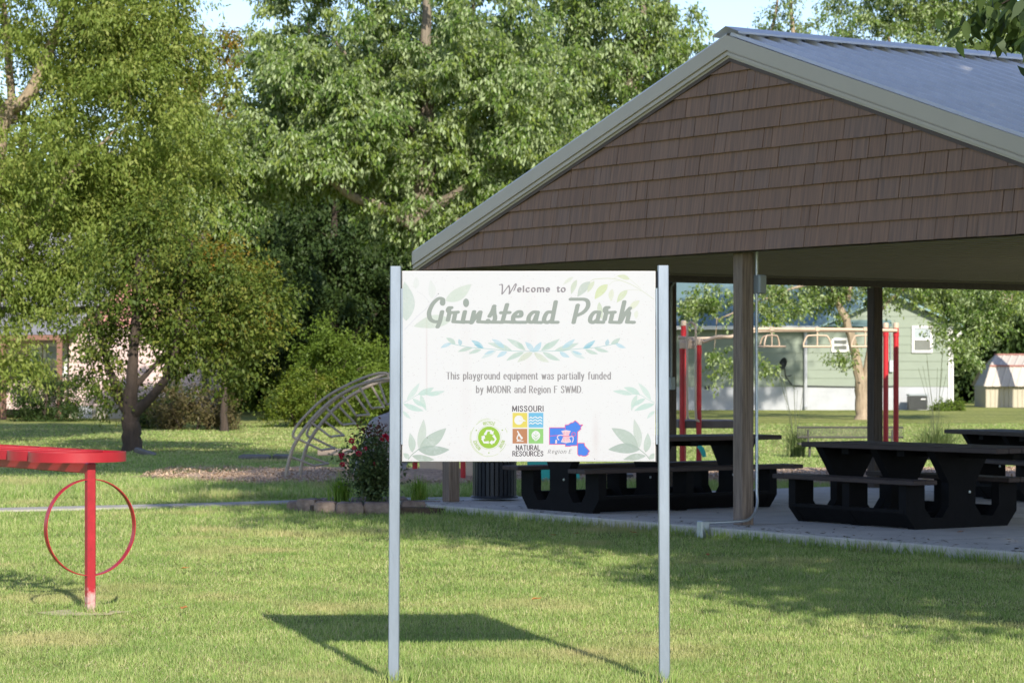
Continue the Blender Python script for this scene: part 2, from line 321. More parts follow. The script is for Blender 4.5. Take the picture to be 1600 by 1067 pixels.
    S1 = [cr([(498, 340), (492, 300), (440, 292), (375, 350), (332, 430), (322, 490), (338, 548), (385, 578), (440, 580)]), [(485, 455), (458, 575), (430, 645)], cr([(600, 405), (570, 408), (560, 440), (590, 465), (680, 462)]), [(565, 450), (578, 470), (558, 560)],
          [(652, 465), (628, 580), (760, 588)], [(770, 455), (742, 580), (860, 588)], [(885, 455), (852, 595)], [(858, 585), (960, 460)], [(965, 460), (938, 580), (1060, 588)], cr([(1138, 385), (1115, 450), (1080, 512)]), cr([(1135, 390), (1138, 470), (1148, 540), (1120, 585), (1055, 575)]),
          [(1060, 562), (1060, 585), (1240, 588)], [(1298, 365), (1270, 470), (1242, 580), (1380, 588)], [(1225, 468), (1328, 465)], cr([(1412, 515), (1470, 508), (1472, 460), (1430, 460), (1385, 500), (1375, 555), (1400, 585), (1530, 588)])]
    S2 = [cr([(155, 440), (100, 440), (55, 485), (45, 540), (75, 560), (110, 545), (140, 480)]), [(155, 440), (125, 560), (195, 562)], cr([(330, 440), (275, 440), (240, 490), (232, 545), (270, 562), (318, 540)]), [(370, 315), (322, 560), (390, 560)],
          cr([(550, 285), (640, 285), (715, 287), (752, 315), (752, 375), (700, 440), (625, 478)]), [(632, 355), (583, 562)], cr([(890, 440), (835, 440), (790, 490), (782, 545), (815, 562), (860, 535)]), [(890, 440), (862, 558), (935, 560)],
          cr([(998, 383), (965, 388), (958, 425), (985, 442), (1072, 440)]), [(962, 430), (972, 450), (952, 530)], [(1048, 445), (1022, 558), (1125, 562)], [(1188, 315), (1132, 562)], cr([(1255, 392), (1190, 470), (1140, 560)]), [(1235, 430), (1245, 450), (1222, 558), (1300, 560)]]
    stroke([z1.path(p) for p in S1]+[z2.path(p) for p in S2], pc, 3.6, 2.45, -.15)
    a = np.radians(np.arange(0, 360, 10)); poly([z1(780+38*math.cos(t)+6, 345+54*math.sin(t)) for t in a], pc); poly([z1(492+36*math.cos(t), 340+42*math.sin(t)) for t in a], pc); poly([z1(570+32*math.cos(t), 435+32*math.sin(t)) for t in a], pc); poly([z2(968+32*math.cos(t), 412+32*math.sin(t)) for t in a], pc)
    # state emblem: four squares
    dk = (84, 74, 82)
    text('MISSOURI', 801, 848.6, 642.7, 5.9, dk, .7, .58, 0, .36, .5); text('NATURAL', 806.6, 843.6, 703.3, 5.2, dk, .68, .56, 0, .3, .5); text('RESOURCES', 801.4, 848.6, 712.6, 5.2, dk, .68, .56, 0, .3, .5)
    wh = (253, 251, 250); sq = lambda x, y: [(x, y), (x+23, y), (x+23, y+23), (x, y+23)]
    poly(sq(801, 645.2), (245, 226, 104)); poly(sq(826.1, 645.2), (120, 202, 240)); poly(sq(801, 670.2), (206, 140, 98)); poly(sq(826.1, 670.2), (158, 218, 128))
    poly([ze(915+75*math.cos(t), 390+78*math.sin(t)) for t in a], wh); poly(z_ := ze.path([(915, 385), (990, 380), (1040, 405), (1000, 412), (940, 420)]), wh)
    stroke([ze.path([(915, 402), (985, 398)])], (245, 226, 104), .3, .3)
    for yy in (345, 393, 441): stroke([ze.path(cr([(1095, yy+12), (1115, yy-5), (1145, yy+12), (1190, yy-10), (1230, yy+12), (1268, yy-8), (1300, yy+10)]))], wh, .75, .75)
    stroke([ze.path([(895, 575), (925, 640)])], wh, 1., .8); stroke([ze.path([(915, 620), (962, 690)])], wh, 1.5, 1.2); stroke([ze.path(cr([(905, 640), (885, 690), (905, 735)]))], wh, .9, .9); stroke([ze.path([(885, 742), (985, 742)]), ze.path([(900, 718), (950, 718)])], wh, .9, .6); poly([ze(965+18*math.cos(t), 690+20*math.sin(t)) for t in a], wh)
    lp = [(1200, 565)]+[(1200+72*math.sin(math.pi*t**.8)**.8, 565+190*t) for t in np.linspace(.05, .95, 14)]+[(1200, 758)]+[(1200-72*math.sin(math.pi*t**.8)**.8, 565+190*t) for t in np.linspace(.95, .05, 14)]
    poly(ze.path(lp), wh); stroke([ze.path([(1200, 585), (1200, 775)])]+[ze.path([(1200, y+25), (1200+s*42, y-15)]) for y in (640, 685, 725) for s in (-1, 1)], (150, 210, 122), .28, .28)
    # recycling emblem
    cx, cy = 417, 680; gr = (166, 210, 62)
    poly([ze(cx+183*math.cos(t), cy+183*math.sin(t)) for t in np.radians(np.arange(0, 360, 4))], gr)
    for r, a0, a1, w in ((200, 0, 360, .22), (302, 110, 215, .32), (318, 95, 200, .2), (302, 225, 275, .3), (318, 235, 270, .2), (300, 20, 52, .32), (312, 330, 345, .25), (312, 60, 95, .2), (318, 285, 312, .14)):
        stroke([ze.path(el(cx, cy, r, r, a0, a1, 40))], (190, 216, 120), w, w, 0, .9)
    for word, mid in (('RECYCLE', -90), ('REUSE', 28), ('REDUCE', 148)):
        sts, w = layout(word, .35, .5); k = 47/1.4/1.0; flip = False
        for s in sts:
            th = np.radians(mid)+(s[:, 0]-w/2)*k*.92/238; r = 222+s[:, 1]*k
            stroke([ze.path(np.stack([cx+r*np.cos(th), cy+r*np.sin(th)], 1))], (176, 206, 104), .46, .46, 0, 1.)
    for x, y in ((205, 560), (638, 557), (415, 935)): stroke([[ze(x, y)]], (176, 206, 104), 1.1, 1.1)
    for k3 in range(3):
        ra = math.radians(120*k3)
        def rp(x, y): return ze(cx+x*math.cos(ra)-y*math.sin(ra), cy+x*math.sin(ra)+y*math.cos(ra))
        poly([rp(*p) for p in [(-88, -52), (-42, -125), (42, -125), (58, -100), (80, -112), (72, -44), (5, -68), (26, -80), (8, -100), (-22, -100), (-48, -34)]], wh)
    # county map emblem
    pk, bl = (250, 92, 150), (66, 140, 246)
    P1 = [(118, 245), (330, 245), (330, 210), (375, 205), (410, 180), (440, 175), (465, 150), (505, 180), (530, 210), (570, 205), (540, 240), (545, 265), (500, 300), (495, 485), (405, 490), (400, 497), (335, 497), (335, 470), (118, 470)]
    P2 = [(500, 455), (590, 455), (595, 490), (660, 560), (655, 575), (640, 585), (645, 605), (610, 630), (570, 630), (545, 620), (520, 628), (500, 605)]
    for P in (P1, P2):
        poly(zm.path(P), bl); stroke([zm.path(P+[P[0]])], pk, .5, .5)
    stroke([zm.path(cr([(118, 358), (200, 352), (290, 340)])), zm.path([(330, 245), (330, 285)])], pk, .4, .4)
    poly(zm.path([(278, 290), (340, 278), (408, 288), (385, 340), (385, 375), (415, 440), (345, 455), (272, 440), (305, 375), (305, 335)]), (255, 226, 232))
    for x in (300, 322, 345, 368, 388): stroke([zm.path([(x, 300), (x*.7+104, 350)]), zm.path([(x*.7+104, 375), (x, 432)])], pk, .22, .22)
    stroke([zm.path([(290, 362), (400, 362)])], pk, .5, .5); stroke([zm.path(cr([(300, 345), (245, 350), (225, 380), (245, 410)])), zm.path(cr([(390, 370), (430, 365), (440, 400), (430, 440)]))], (255, 226, 232), .75, .75); stroke([zm.path(el(445, 335, 25, 25, 0, 360))], pk, .5, .5); stroke([zm.path([(210, 415), (208, 455)])], (255, 226, 232), 1.4, .8)
    text('Region', 856.3, 884, 708.6, 4.2, (125, 122, 122), .42, .26, 0, .42, .6, .28); text('E.', 889, 894.5, 708.6, 4.2, (125, 122, 122), .42, .26, 0, .42, .6, .28)
    # weather: run-off streaks and specks
    u = np.linspace(0, 1, W)[None]; v = np.linspace(0, 1, H)[:, None]
    streak = np.zeros((H, W), np.float32)
    for (sx, w, v0, v1, a_) in ((.765, .012, .72, 1., .05), (.6, .005, .8, 1., .05), (.68, .006, .8, .97, .035), (.095, .003, .2, .7, .06), (.25, .02, .1, .9, .012), (.5, .03, 0, 1, .01)):
        streak += a_*np.exp(-((u-sx)/w)**2)*np.clip((v-v0)*6, 0, 1)*np.clip((v1-v)*8, 0, 1)
    streak += .035*np.clip((v-.86)*5, 0, 1)*blot
    img -= streak[..., None]*np.array([.6, 1., 1.15], np.float32)
    for i in range(1700):
        x, y = rng.random()*AW, rng.random()*AH
        if rng.random() < .5: y = AH*(1-rng.random()**2); 
        c = (186, 172, 164) if rng.random() < .75 else (150, 152, 130)
        stroke([[(629+x, 424+y)]], c, .2+.25*rng.random(), .2+.2*rng.random(), 0, .45+.4*rng.random())
    for x, y in ((684.5, 458.5), (667, 683.5), (929, 717)): stroke([[(x, y)], [(x+.5, y+.6)]], (80, 76, 78), .6, .45, .4)
    return np.clip(img, 0, 1)
# ---------------------------------------------------------------- frames of the pavilion
TH = .979; DV = Vector((math.cos(TH), -math.sin(TH), 0)); SV = Vector((math.sin(TH), math.cos(TH), 0))
PC = Vector((2.168, 24.265, 0)); ROT = -TH
def loc_of(p): q = Vector((p[0], p[1], 0))-PC; return q.dot(DV), q.dot(SV)
ZS, HL, E_, ZA, ZE, ZC, ZB, GO = .10, 5.137, 5.587, 4.686, 2.861, 2.672, 2.62, .127
BAY, NB = 3.13, 3
DEP = BAY*NB
# ---------------------------------------------------------------- ground, path, mulch, slab
def ground_mat():
    m = bpy.data.materials.new('lawn'); m.use_nodes = True; t = m.node_tree; b = t.nodes['Principled BSDF']; N = t.nodes.new; K = t.links.new
    b.inputs['Roughness'].default_value = .9; b.inputs['Specular IOR Level'].default_value = .15
    g = N('ShaderNodeNewGeometry')
    def nz(s, d=5, st=(1, 1, 1)):
        mp = N('ShaderNodeMapping'); mp.inputs['Scale'].default_value = st; K(g.outputs['Position'], mp.inputs[0])
        n = N('ShaderNodeTexNoise'); n.inputs['Scale'].default_value = s; n.inputs['Detail'].default_value = d; n.inputs['Roughness'].default_value = .7; K(mp.outputs[0], n.inputs['Vector']); return n
    r1 = N('ShaderNodeValToRGB'); r1.color_ramp.elements[0].position = .3; r1.color_ramp.elements[0].color = (.17, .21, .055, 1); r1.color_ramp.elements[1].position = .72; r1.color_ramp.elements[1].color = (.42, .44, .15, 1)
    K(nz(.22, 6).outputs[0], r1.inputs[0])
    r2 = N('ShaderNodeValToRGB'); r2.color_ramp.elements[0].position = .35; r2.color_ramp.elements[0].color = (.45, .48, .42, 1); r2.color_ramp.elements[1].position = .68; r2.color_ramp.elements[1].color = (1.25, 1.22, 1.1, 1)
    K(nz(7, 8, (1, .35, 1)).outputs[0], r2.inputs[0])
    mx = N('ShaderNodeMix'); mx.data_type = 'RGBA'; mx.blend_type = 'MULTIPLY'; mx.inputs['Factor'].default_value = 1; K(r1.outputs[0], mx.inputs['A']); K(r2.outputs[0], mx.inputs['B'])
    mr = N('ShaderNodeMapRange'); mr.inputs[1].default_value = .56; mr.inputs[2].default_value = .74; K(nz(.5, 5).outputs[0], mr.inputs[0])
    mt = N('ShaderNodeMix'); mt.data_type = 'RGBA'; mt.inputs['B'].default_value = (.48, .41, .2, 1); K(mr.outputs[0], mt.inputs['Factor']); K(mx.outputs['Result'], mt.inputs['A'])
    K(mt.outputs['Result'], b.inputs['Base Color'])
    bp = N('ShaderNodeBump'); bp.inputs['Strength'].default_value = .7; bp.inputs['Distance'].default_value = .05; K(nz(22, 6).outputs[0], bp.inputs['Height']); K(bp.outputs[0], b.inputs['Normal'])
    return m
M = {}
M['lawn'] = ground_mat()
tag(obj('ground', MB().add([(-700, -300, 0), (700, -300, 0), (700, 1500, 0), (-700, 1500, 0)], [(0, 1, 2, 3)]), M['lawn']), kind='structure')
M['concrete'] = mat('concrete', (.55, .525, .475), .85, var=.16, scale=2.2, bump=.25, bscale=60)
M['mulch'] = mat('mulch', (.38, .27, .18), .95, var=.45, scale=14, bump=1., bscale=30)
rng = np.random.default_rng(5)
def sheet(name, pts, z, m, th=None):
    mb = MB(); n = len(pts)
    if th: mb.prism(pts, z-th, z, 'z')
    else: mb.add([(x, y, z) for x, y in pts], [tuple(range(n))])
    return obj(name, mb, m)
# path across the lawn, running behind the flower bed to the slab
pc_ = [(-40, 26.2), (-12, 27.6), (-5.7, 28.6), (-3.6, 29.6), (-2.45, 30.35), (-1.5, 30.9), (.2, 31.2)]
def strip(c, w_):
    l, r_ = [], []
    for i, p in enumerate(c):
        a = Vector(c[max(i-1, 0)]); b_ = Vector(c[min(i+1, len(c)-1)]); d = (b_-a).normalized(); n = Vector((-d.y, d.x)); q = Vector(p); l.append(tuple(q+n*w_/2)); r_.append(tuple(q-n*w_/2))
    return l, r_
l, r_ = strip(pc_, .5)
mb = MB()
for i in range(len(l)-1): mb.prism([r_[i], r_[i+1], l[i+1], l[i]], -.1, .022, 'z')
M['oldconcrete'] = mat('old_concrete', (.34, .325, .29), .9, var=.2, scale=3, bump=.3, bscale=50)
tag(obj('path', mb, M['oldconcrete']), kind='structure')
# playground mulch: an uneven sheet of wood chips
def mulch_edge(x): return 34.75+.35*math.sin(x*.9)+.2*math.sin(x*2.3+1)+max(0, -4.2-x)*1.6
mb = MB(); nx, ny = 150, 26; X0, X1 = -5.6, 9.6
for j in range(ny+1):
    for i in range(nx+1):
        x = X0+(X1-X0)*i/nx; y0 = mulch_edge(x); y1 = max(y0+.1, 40.6-max(0, -3.2-x)*1.7+.3*math.sin(x*1.7)); y = y0+(y1-y0)*j/ny
        e = min(j, ny-j, i, nx-i); z = .012+(.05*noise.noise((x*1.3, y*1.3, 0))+.05)*min(1, e/4)
        z += .13*math.exp(-((x+1.25)/.5)**2-((y-36.2)/.7)**2)
        mb.v.append((x, y, max(z, .006)))
for j in range(ny):
    for i in range(nx): a = j*(nx+1)+i; mb.f.append((a, a+1, a+nx+2, a+nx+1))
tag(obj('mulch', mb, M['mulch'], smooth=True), kind='structure')
# loose chips
n = 34000; px = rng.uniform(X0+.3, X1-.3, n); py = np.array([mulch_edge(x)-.05 for x in px])+rng.random(n)**1.5*5
ang = rng.random(n)*6.28; ln = rng.uniform(.008, .022, n); wd = rng.uniform(.004, .009, n); tl = rng.normal(0, .5, n)
ax = np.stack([np.cos(ang)*np.cos(tl), np.sin(ang)*np.cos(tl), np.sin(tl)], 1)*ln[:, None]; sd = np.stack([-np.sin(ang), np.cos(ang), rng.normal(0, .4, n)], 1)*wd[:, None]
c0 = np.stack([px, py, .05+.04*rng.random(n)], 1); keep = py < 40
co = np.stack([c0-ax-sd, c0+ax-sd, c0+ax+sd, c0-ax+sd], 1)[keep].reshape(-1, 3)
M['chips'] = ramp_mat('chips', [(.3, .2, .125), (.44, .31, .205), (.54, .41, .29)], 0)
tag(fastmesh('wood_chips', co, 4, M['chips'], rnd=rng.random(keep.sum())), kind='stuff')
# concrete slab of the pavilion
sb = MB(); sb.bbox(-HL-.55, HL+.55, -.42, DEP+.5, -.15, ZS, .012)
slab = tag(obj('pavement', sb, M['concrete'], loc=PC, rotz=ROT), kind='structure')
M['joint'] = mat('slab_joint', (.2, .19, .17), .95)
for jx in (-2.6, 0, 2.6):
    mb = MB(); mb.box(jx-.004, jx+.004, -.4, DEP+.45, ZS-.01, ZS+.0012); tag(obj('pavement_joint', mb, M['joint'], loc=PC, rotz=ROT), kind='structure')
for jy in (3.0, 6.2):
    mb = MB(); mb.box(-HL-.5, HL+.5, jy-.004, jy+.004, ZS-.011, ZS+.0016); tag(obj('pavement_joint', mb, M['joint'], loc=PC, rotz=ROT), kind='structure')
n = 420; lx = rng.uniform(-HL-.4, HL+.4, n); ly = -.4+np.abs(rng.normal(0, .45, n)); a_ = rng.random(n)*6.28; l_ = rng.uniform(.01, .035, n)
c_ = np.array(PC)+np.outer(lx, DV)+np.outer(ly, SV); c_[:, 2] = ZS+.004; u_ = np.stack([np.cos(a_), np.sin(a_), rng.normal(0, .1, n)], 1)*l_[:, None]; v_ = np.stack([-np.sin(a_), np.cos(a_), rng.normal(0, .2, n)], 1)*(l_*.35)[:, None]
M['litter'] = ramp_mat('litter', [(.05, .05, .03), (.12, .09, .04), (.2, .13, .05)], 0)
tag(fastmesh('leaf_litter', np.stack([c_-u_, c_-v_, c_+u_, c_+v_], 1).reshape(-1, 3), 4, M['litter'], rnd=rng.random(n)), kind='stuff')
# ---------------------------------------------------------------- pavilion
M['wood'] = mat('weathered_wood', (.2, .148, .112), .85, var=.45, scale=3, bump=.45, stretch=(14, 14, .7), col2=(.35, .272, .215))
M['trim'] = mat('cream_trim', (.54, .485, .42), .5, var=.03, scale=3)
M['soffit'] = mat('soffit', (.3, .265, .19), .6, var=.06, scale=2)
M['galv'] = mat('galvalume', (.85, .83, .8), .45, .25, var=.08, scale=3, stretch=(1, .2, .2))
M['conduit'] = mat('conduit', (.5, .55, .58), .4, .8, var=.08, scale=20)
M['box'] = mat('grey_box', (.3, .34, .36), .5, .3, var=.05)
M['beam'] = mat('dark_beam', (.1, .085, .07), .8, var=.25, scale=3, stretch=(1, 8, 8))
def shingle_mat():
    m = bpy.data.materials.new('shingles'); m.use_nodes = True; t = m.node_tree; b = t.nodes['Principled BSDF']; N = t.nodes.new; K = t.links.new
    b.inputs['Roughness'].default_value = .7
    a = N('ShaderNodeAttribute'); a.attribute_name = 'rnd'; r = N('ShaderNodeValToRGB'); e = r.color_ramp.elements; e.new(.5)
    for i, c in enumerate(((.245, .146, .102), (.268, .162, .114), (.25, .16, .122))): e[i].position = i/2; e[i].color = (*c, 1)
    K(a.outputs['Fac'], r.inputs[0])
    tc = N('ShaderNodeTexCoord'); mp = N('ShaderNodeMapping'); mp.inputs['Scale'].default_value = (26, 1, 1.3); K(tc.outputs['Object'], mp.inputs[0])
    n = N('ShaderNodeTexNoise'); n.inputs['Scale'].default_value = 1.6; n.inputs['Detail'].default_value = 6; K(mp.outputs[0], n.inputs['Vector'])
    r2 = N('ShaderNodeValToRGB'); r2.color_ramp.elements[0].position = .3; r2.color_ramp.elements[0].color = (.72, .74, .8, 1); r2.color_ramp.elements[1].position = .72; r2.color_ramp.elements[1].color = (1.22, 1.16, 1.1, 1); K(n.outputs[0], r2.inputs[0])
    mx = N('ShaderNodeMix'); mx.data_type = 'RGBA'; mx.blend_type = 'MULTIPLY'; mx.inputs['Factor'].default_value = 1; K(r.outputs[0], mx.inputs['A']); K(r2.outputs[0], mx.inputs['B']); K(mx.outputs['Result'], b.inputs['Base Color'])
    bp = N('ShaderNodeBump'); bp.inputs['Strength'].default_value = .4; bp.inputs['Distance'].default_value = .01; K(n.outputs[0], bp.inputs['Height']); K(bp.outputs[0], b.inputs['Normal'])
    return m
M['shingle'] = shingle_mat(); M['brownedge'] = mat('brown_channel', (.09, .06, .05), .6)
pav = thing('pavilion', 'open picnic pavilion with brown shingled gable, metal roof and timber posts', 'pavilion', (PC.x, PC.y, 0), ROT)
SL = (ZA-ZE)/E_
def clip(poly, a, b_, c):                             # keep a*x+b*z<=c
    out = []
    for i, p in enumerate(poly):
        q = poly[(i+1) % len(poly)]; fp, fq = a*p[0]+b_*p[1]-c, a*q[0]+b_*q[1]-c
        if fp <= 0: out.append(p)
        if fp*fq < 0: t = fp/(fp-fq); out.append((p[0]+(q[0]-p[0])*t, p[1]+(q[1]-p[1])*t))
    return out
def gable(y, sgn, seed):
    rg = random.Random(seed); vs, fs, rn = [], [], []
    zt = ZA-.18; hw = E_-.05; row = .187; z = ZC; wall = MB(); vals = []
    while z < zt-.02:
        half = (zt-z)/SL; x = -min(half, hw)-rg.random()*.3
        while x < min(half, hw):
            wd = rg.choice((.12, .17, .22, .28, .36, .45, .55)); x1 = x+wd-rg.choice((.003, .003, .004, .007))
            p = [(x+.002, z+(rg.random()-.5)*.003), (x1, z+(rg.random()-.5)*.003), (x1, z+row+.01), (x+.002, z+row+.01)]
            p = clip(p, SL, 1, zt); p = clip(p, -SL, 1, zt) if p else p; p = clip(p, 1, 0, hw) if p else p; p = clip(p, -1, 0, hw) if p else p
            if len(p) >= 3:
                n_ = len(p); off = .03+rg.random()*.005
                yy = lambda zz: y+sgn*(off*(1-(zz-z)/row*.85)+.012)
                o0 = len(wall.v)
                wall.add([(a, yy(b_), b_) for a, b_ in p]+[(a, y, b_) for a, b_ in p], [tuple(range(n_))]+[(i, (i+1) % n_, (i+1) % n_+n_, i+n_) for i in range(n_)])
                vals += [rg.random()]*(len(wall.v)-o0)
            x += wd
        z += row
    o = obj('shingle_wall', wall, M['shingle'], pav)
    at = o.data.attributes.new('rnd', 'FLOAT', 'POINT'); at.data.foreach_set('value', vals)
    bk = MB(); bk.prism([(-hw, ZC+.004), (hw, ZC+.004), (hw, ZE-.2), (0, zt-.01), (-hw, ZE-.2)], y-sgn*.02, y+sgn*.008); obj('gable_backing', bk, M['beam'], pav)
    for s in (-1, 1):                                 # rake trim: broad face, step, narrow lip
        for (d0, d1, o0, o1) in ((0, -.14, .05, .085), (-.14, -.157, .05, .062), (-.157, -.188, .03, .075), (-.19, -.21, .0, .052)):
            t = MB()
            pts = [(0, ZA+d0+.012), (s*(E_+.02), ZE+d0+.012), (s*(E_+.02), ZE+d1+.012), (0, ZA+d1+.012)]
            t.prism(pts, y+sgn*o0, y+sgn*o1)
            obj('rake_trim', t, M['trim'], pav)
        t = MB(); t.prism([(0, ZA-.2), (s*(E_-.08), ZE-.2+.08*SL), (s*(E_-.08), ZE-.232+.08*SL), (0, ZA-.232)], y+sgn*.014, y+sgn*.049); obj('edge_channel', t, M['brownedge'], pav)
gable(-GO+.02, -1, 3); gable(DEP+GO, 1, 4)
# ribbed roof sheets, with a ridge cap
y0, y1 = -GO-.045, DEP+GO+.06
for s in (-1, 1):
    prof = []; y = y0; pitch = .2286
    while y < y1:
        for dy, h_ in ((0, 0), (.018, .03), (.05, .03), (.068, 0), (.12, 0), (.128, .007), (.142, .007), (.15, 0)):
            if y+dy <= y1: prof.append((y+dy, h_))
        y += pitch
    prof.append((y1, 0)); mb = MB(); n_ = len(prof)
    for (xx, zz) in ((.03*s, ZA-.03*SL+.018), (s*(E_+.06), ZE-.06*SL+.018)):
        mb.v += [(xx, a, zz+b_) for a, b_ in prof]
    mb.f = [(i, i+1, n_+i+1, n_+i) for i in range(n_-1)]
    o = obj('roof', mb, M['galv'], pav)
    cap = MB(); cap.add([(0, y0-.03, ZA+.095), (0, y1+.03, ZA+.095), (s*.19, y1+.03, ZA+.09-.19*SL), (s*.19, y0-.03, ZA+.09-.19*SL), (s*.197, y1+.03, ZA+.07-.19*SL), (s*.197, y0-.03, ZA+.07-.19*SL)], [(0, 1, 2, 3), (3, 2, 4, 5)])
    obj('ridge_cap', cap, M['galv'], pav)
    ef = MB(); ef.box(min(s*(E_+.0), s*(E_-.025)), max(s*(E_), s*(E_-.025)), y0+.08, y1-.08, ZE-.19, ZE-.005); obj('eave_fascia', ef, M['trim'], pav)
    un = MB(); un.box(min(s*(HL-.07), s*(E_-.03)), max(s*(HL-.07), s*(E_-.03)), y0+.12, y1-.12, ZC+.0, ZC+.012); obj('eave_soffit', un, M['soffit'], pav)
    bm_ = MB(); bm_.box(s*HL-.045, s*HL+.045, .0, DEP, ZB-.03, ZC-.002); obj('beam', bm_, M['beam'], pav)
# ceiling of narrow metal panels with small ribs
ce = MB(); x = -HL+.08
while x < HL-.09:
    ce.box(x, x+.285, -GO+.06, DEP+.0, ZC+.018, ZC+.03); ce.box(x+.287, x+.3, -GO+.06, DEP, ZC+.008, ZC+.026); x += .303
obj('ceiling', ce, M['soffit'], pav)
hd = MB(); hd.box(-HL+.05, HL-.05, -.045, .045, ZC-.03, ZC+.016)
pw = .142
M['shadewood'] = mat('roof_shade_wood', (.07, .05, .038), .85, var=.4, scale=3, bump=.45, stretch=(14, 14, .7), col2=(.11, .085, .065))  # post wood darkened: the shade under the roof is put into this colour
def post(x, y, top):
    b_ = MB(); b_.bbox(x-pw/2, x+pw/2, y-pw/2, y+pw/2, ZS, top, .007); o = obj('post', b_, M['wood'] if y < 1 else M['shadewood'], pav)
    if y >= 1: o['label'] = 'timber post of the pavilion, darkened for the shade under the roof'
off = pw/2
PS = (0, 3.034, 6.267, 9.3)
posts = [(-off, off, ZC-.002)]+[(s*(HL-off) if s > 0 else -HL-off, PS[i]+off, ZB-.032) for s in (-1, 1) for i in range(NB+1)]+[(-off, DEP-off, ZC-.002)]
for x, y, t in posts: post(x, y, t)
# conduit, boxes on the centre post and on the second left post
cd = MB(); cx = .02; cy_ = pw+.016
path = [(cx, cy_, ZC+.03), (cx, cy_, ZS+.3)]
for k in range(9):
    a = math.radians(10*(k+1)); path.append((cx+.075*math.sin(a), cy_-.22*(1-math.cos(a)), ZS+.3-.25*math.sin(a)))
path += [(cx+.07, -.2, ZS+.045), (cx+.0, -.46, ZS+.04)]
cd.tube(path, .0145, 10); cd.lathe([(.019, .72), (.019, .76)], cx, cy_, 10)
obj('conduit', cd, M['conduit'], pav, True)
b_ = MB(); b_.bbox(cx-.055, cx+.03, -.52, -.43, -.02, ZS+.06, .008); obj('junction_box', b_, M['conduit'], pav)
b_ = MB(); b_.bbox(-.04, .075, pw+.001, pw+.09, 2.28, 2.46, .01); eb = obj('electrical_box', b_, M['box'], pav)
b_ = MB(); b_.bbox(.0752, .083, pw+.008, pw+.083, 2.29, 2.45, .002); obj('cover', b_, M['box'], eb)
cd = MB(); px2 = -HL+.012; py2 = 3.034+.05
cd.tube([(px2, py2+.12, ZC), (px2, py2+.06, ZC-.06), (px2, py2, ZC-.14), (px2, py2, 1.48)], .013, 8); obj('conduit', cd, M['box'], pav, True)
b_ = MB(); b_.bbox(-HL+.001, -HL+.05, 3.05, 3.12, 1.33, 1.48, .006); obj('outlet_box', b_, M['box'], pav)
# ---------------------------------------------------------------- picnic tables
M['plast'] = mat('black_plastic', (.007, .007, .008), .75, var=.25, scale=9, bump=.1, spec=.15)
M['board'] = mat('brown_board', (.05, .034, .031), .65, var=.22, scale=5, stretch=(1, 12, 4), bump=.15)
def half(pts): return pts+[(-x, z) for x, z in reversed(pts)]
def picnic_table(name, label, xs, top, seats, tw, loc, rotz):
    """long axis = local x; panels stand across it at each x of xs"""
    t = thing(name, label, 'picnic table', loc, rotz, 'picnic tables in the pavilion')
    for x in xs:
        p = MB(); hw, th = .7, .1
        foot = [(-.58, 0), (.58, 0), (.7, .14), (.7, .41), (.47, .41), (.47, .2), (.39, .1), (.25, .1), (.17, .2), (.17, .42), (.36, .71), (-.36, .71), (-.17, .42), (-.17, .2), (-.25, .1), (-.39, .1), (-.47, .2), (-.47, .41), (-.7, .41), (-.7, .14)]
        p.prism([(a, b_) for a, b_ in foot], x-th/2, x+th/2, 'x'); obj('support_panel', p, M['plast'], t)
    for s in (-1, 1):
        p = MB(); p.prism([(s*.58, .012), (s*.705, .15), (s*.705, .18), (s*.62, .18), (s*.5, .05)], min(xs)-.02, max(xs)+.02, 'x'); obj('base_rail', p, M['plast'], t)
        b_ = MB()
        for k in range(2): b_.bbox(seats[0], seats[1], s*.6-.148+k*.15, s*.6-.148+k*.15+.146, .412, .455, .006)
        obj('seat', b_, M['board'], t)
    b_ = MB(); nb = 5; w1 = tw/nb
    for k in range(nb): b_.bbox(top[0], top[1], -tw/2+k*w1, -tw/2+(k+1)*w1-.004, .712, .76, .006)
    obj('tabletop', b_, M['board'], t)
    c = MB(); c.box(top[0]+.15, top[1]-.15, -.04, .04, .65, .711)
    for x in xs[:-1]: c.box(x+.3, x+.4, -.33, .33, .655, .7115)
    obj('cleat', c, M['plast'], t)
    for x in xs:
        for s in (-1, 1):
            k = MB(); k.lathe([(.014, 0), (.012, .008), (0, .009)], 0, 0, 8); k.v = [(x+s*(.05+v[2]), v[0]+.09*s, v[1]+.33) for v in k.v]; k2 = MB(); k2.add(k.v, k.f); obj('bolt', k2, M['conduit'], t)
    return t
def at_local(d, s): return PC+DV*d+SV*s+Vector((0, 0, ZS))
# table A: its three panels follow the slab's left side
a0 = G(814.5, 794, ZS); a1 = G(935, 803, ZS); ca = (a0+a1)/2; dA, sA = loc_of(ca)
picnic_table('picnic_table', 'black picnic table with brown boards under the pavilion, left of the centre post', [0, 1.12, 2.24], (-.18, 2.62), (-.26, 2.62), .78, at_local(dA, sA+.05), ROT+math.pi/2)
# table B: long way along the gable
b0 = G(1420, 828.7, ZS); b1 = G(1584, 819.5, ZS); cb = (b0+b1)/2; dB, sB = loc_of(cb)
picnic_table('picnic_table', 'black picnic table right of the centre post, nearest to the grass', [-1.56, -.78, 0], (-1.78, .9), (-1.8, .2), .8, at_local(dB-.05, sB), ROT)
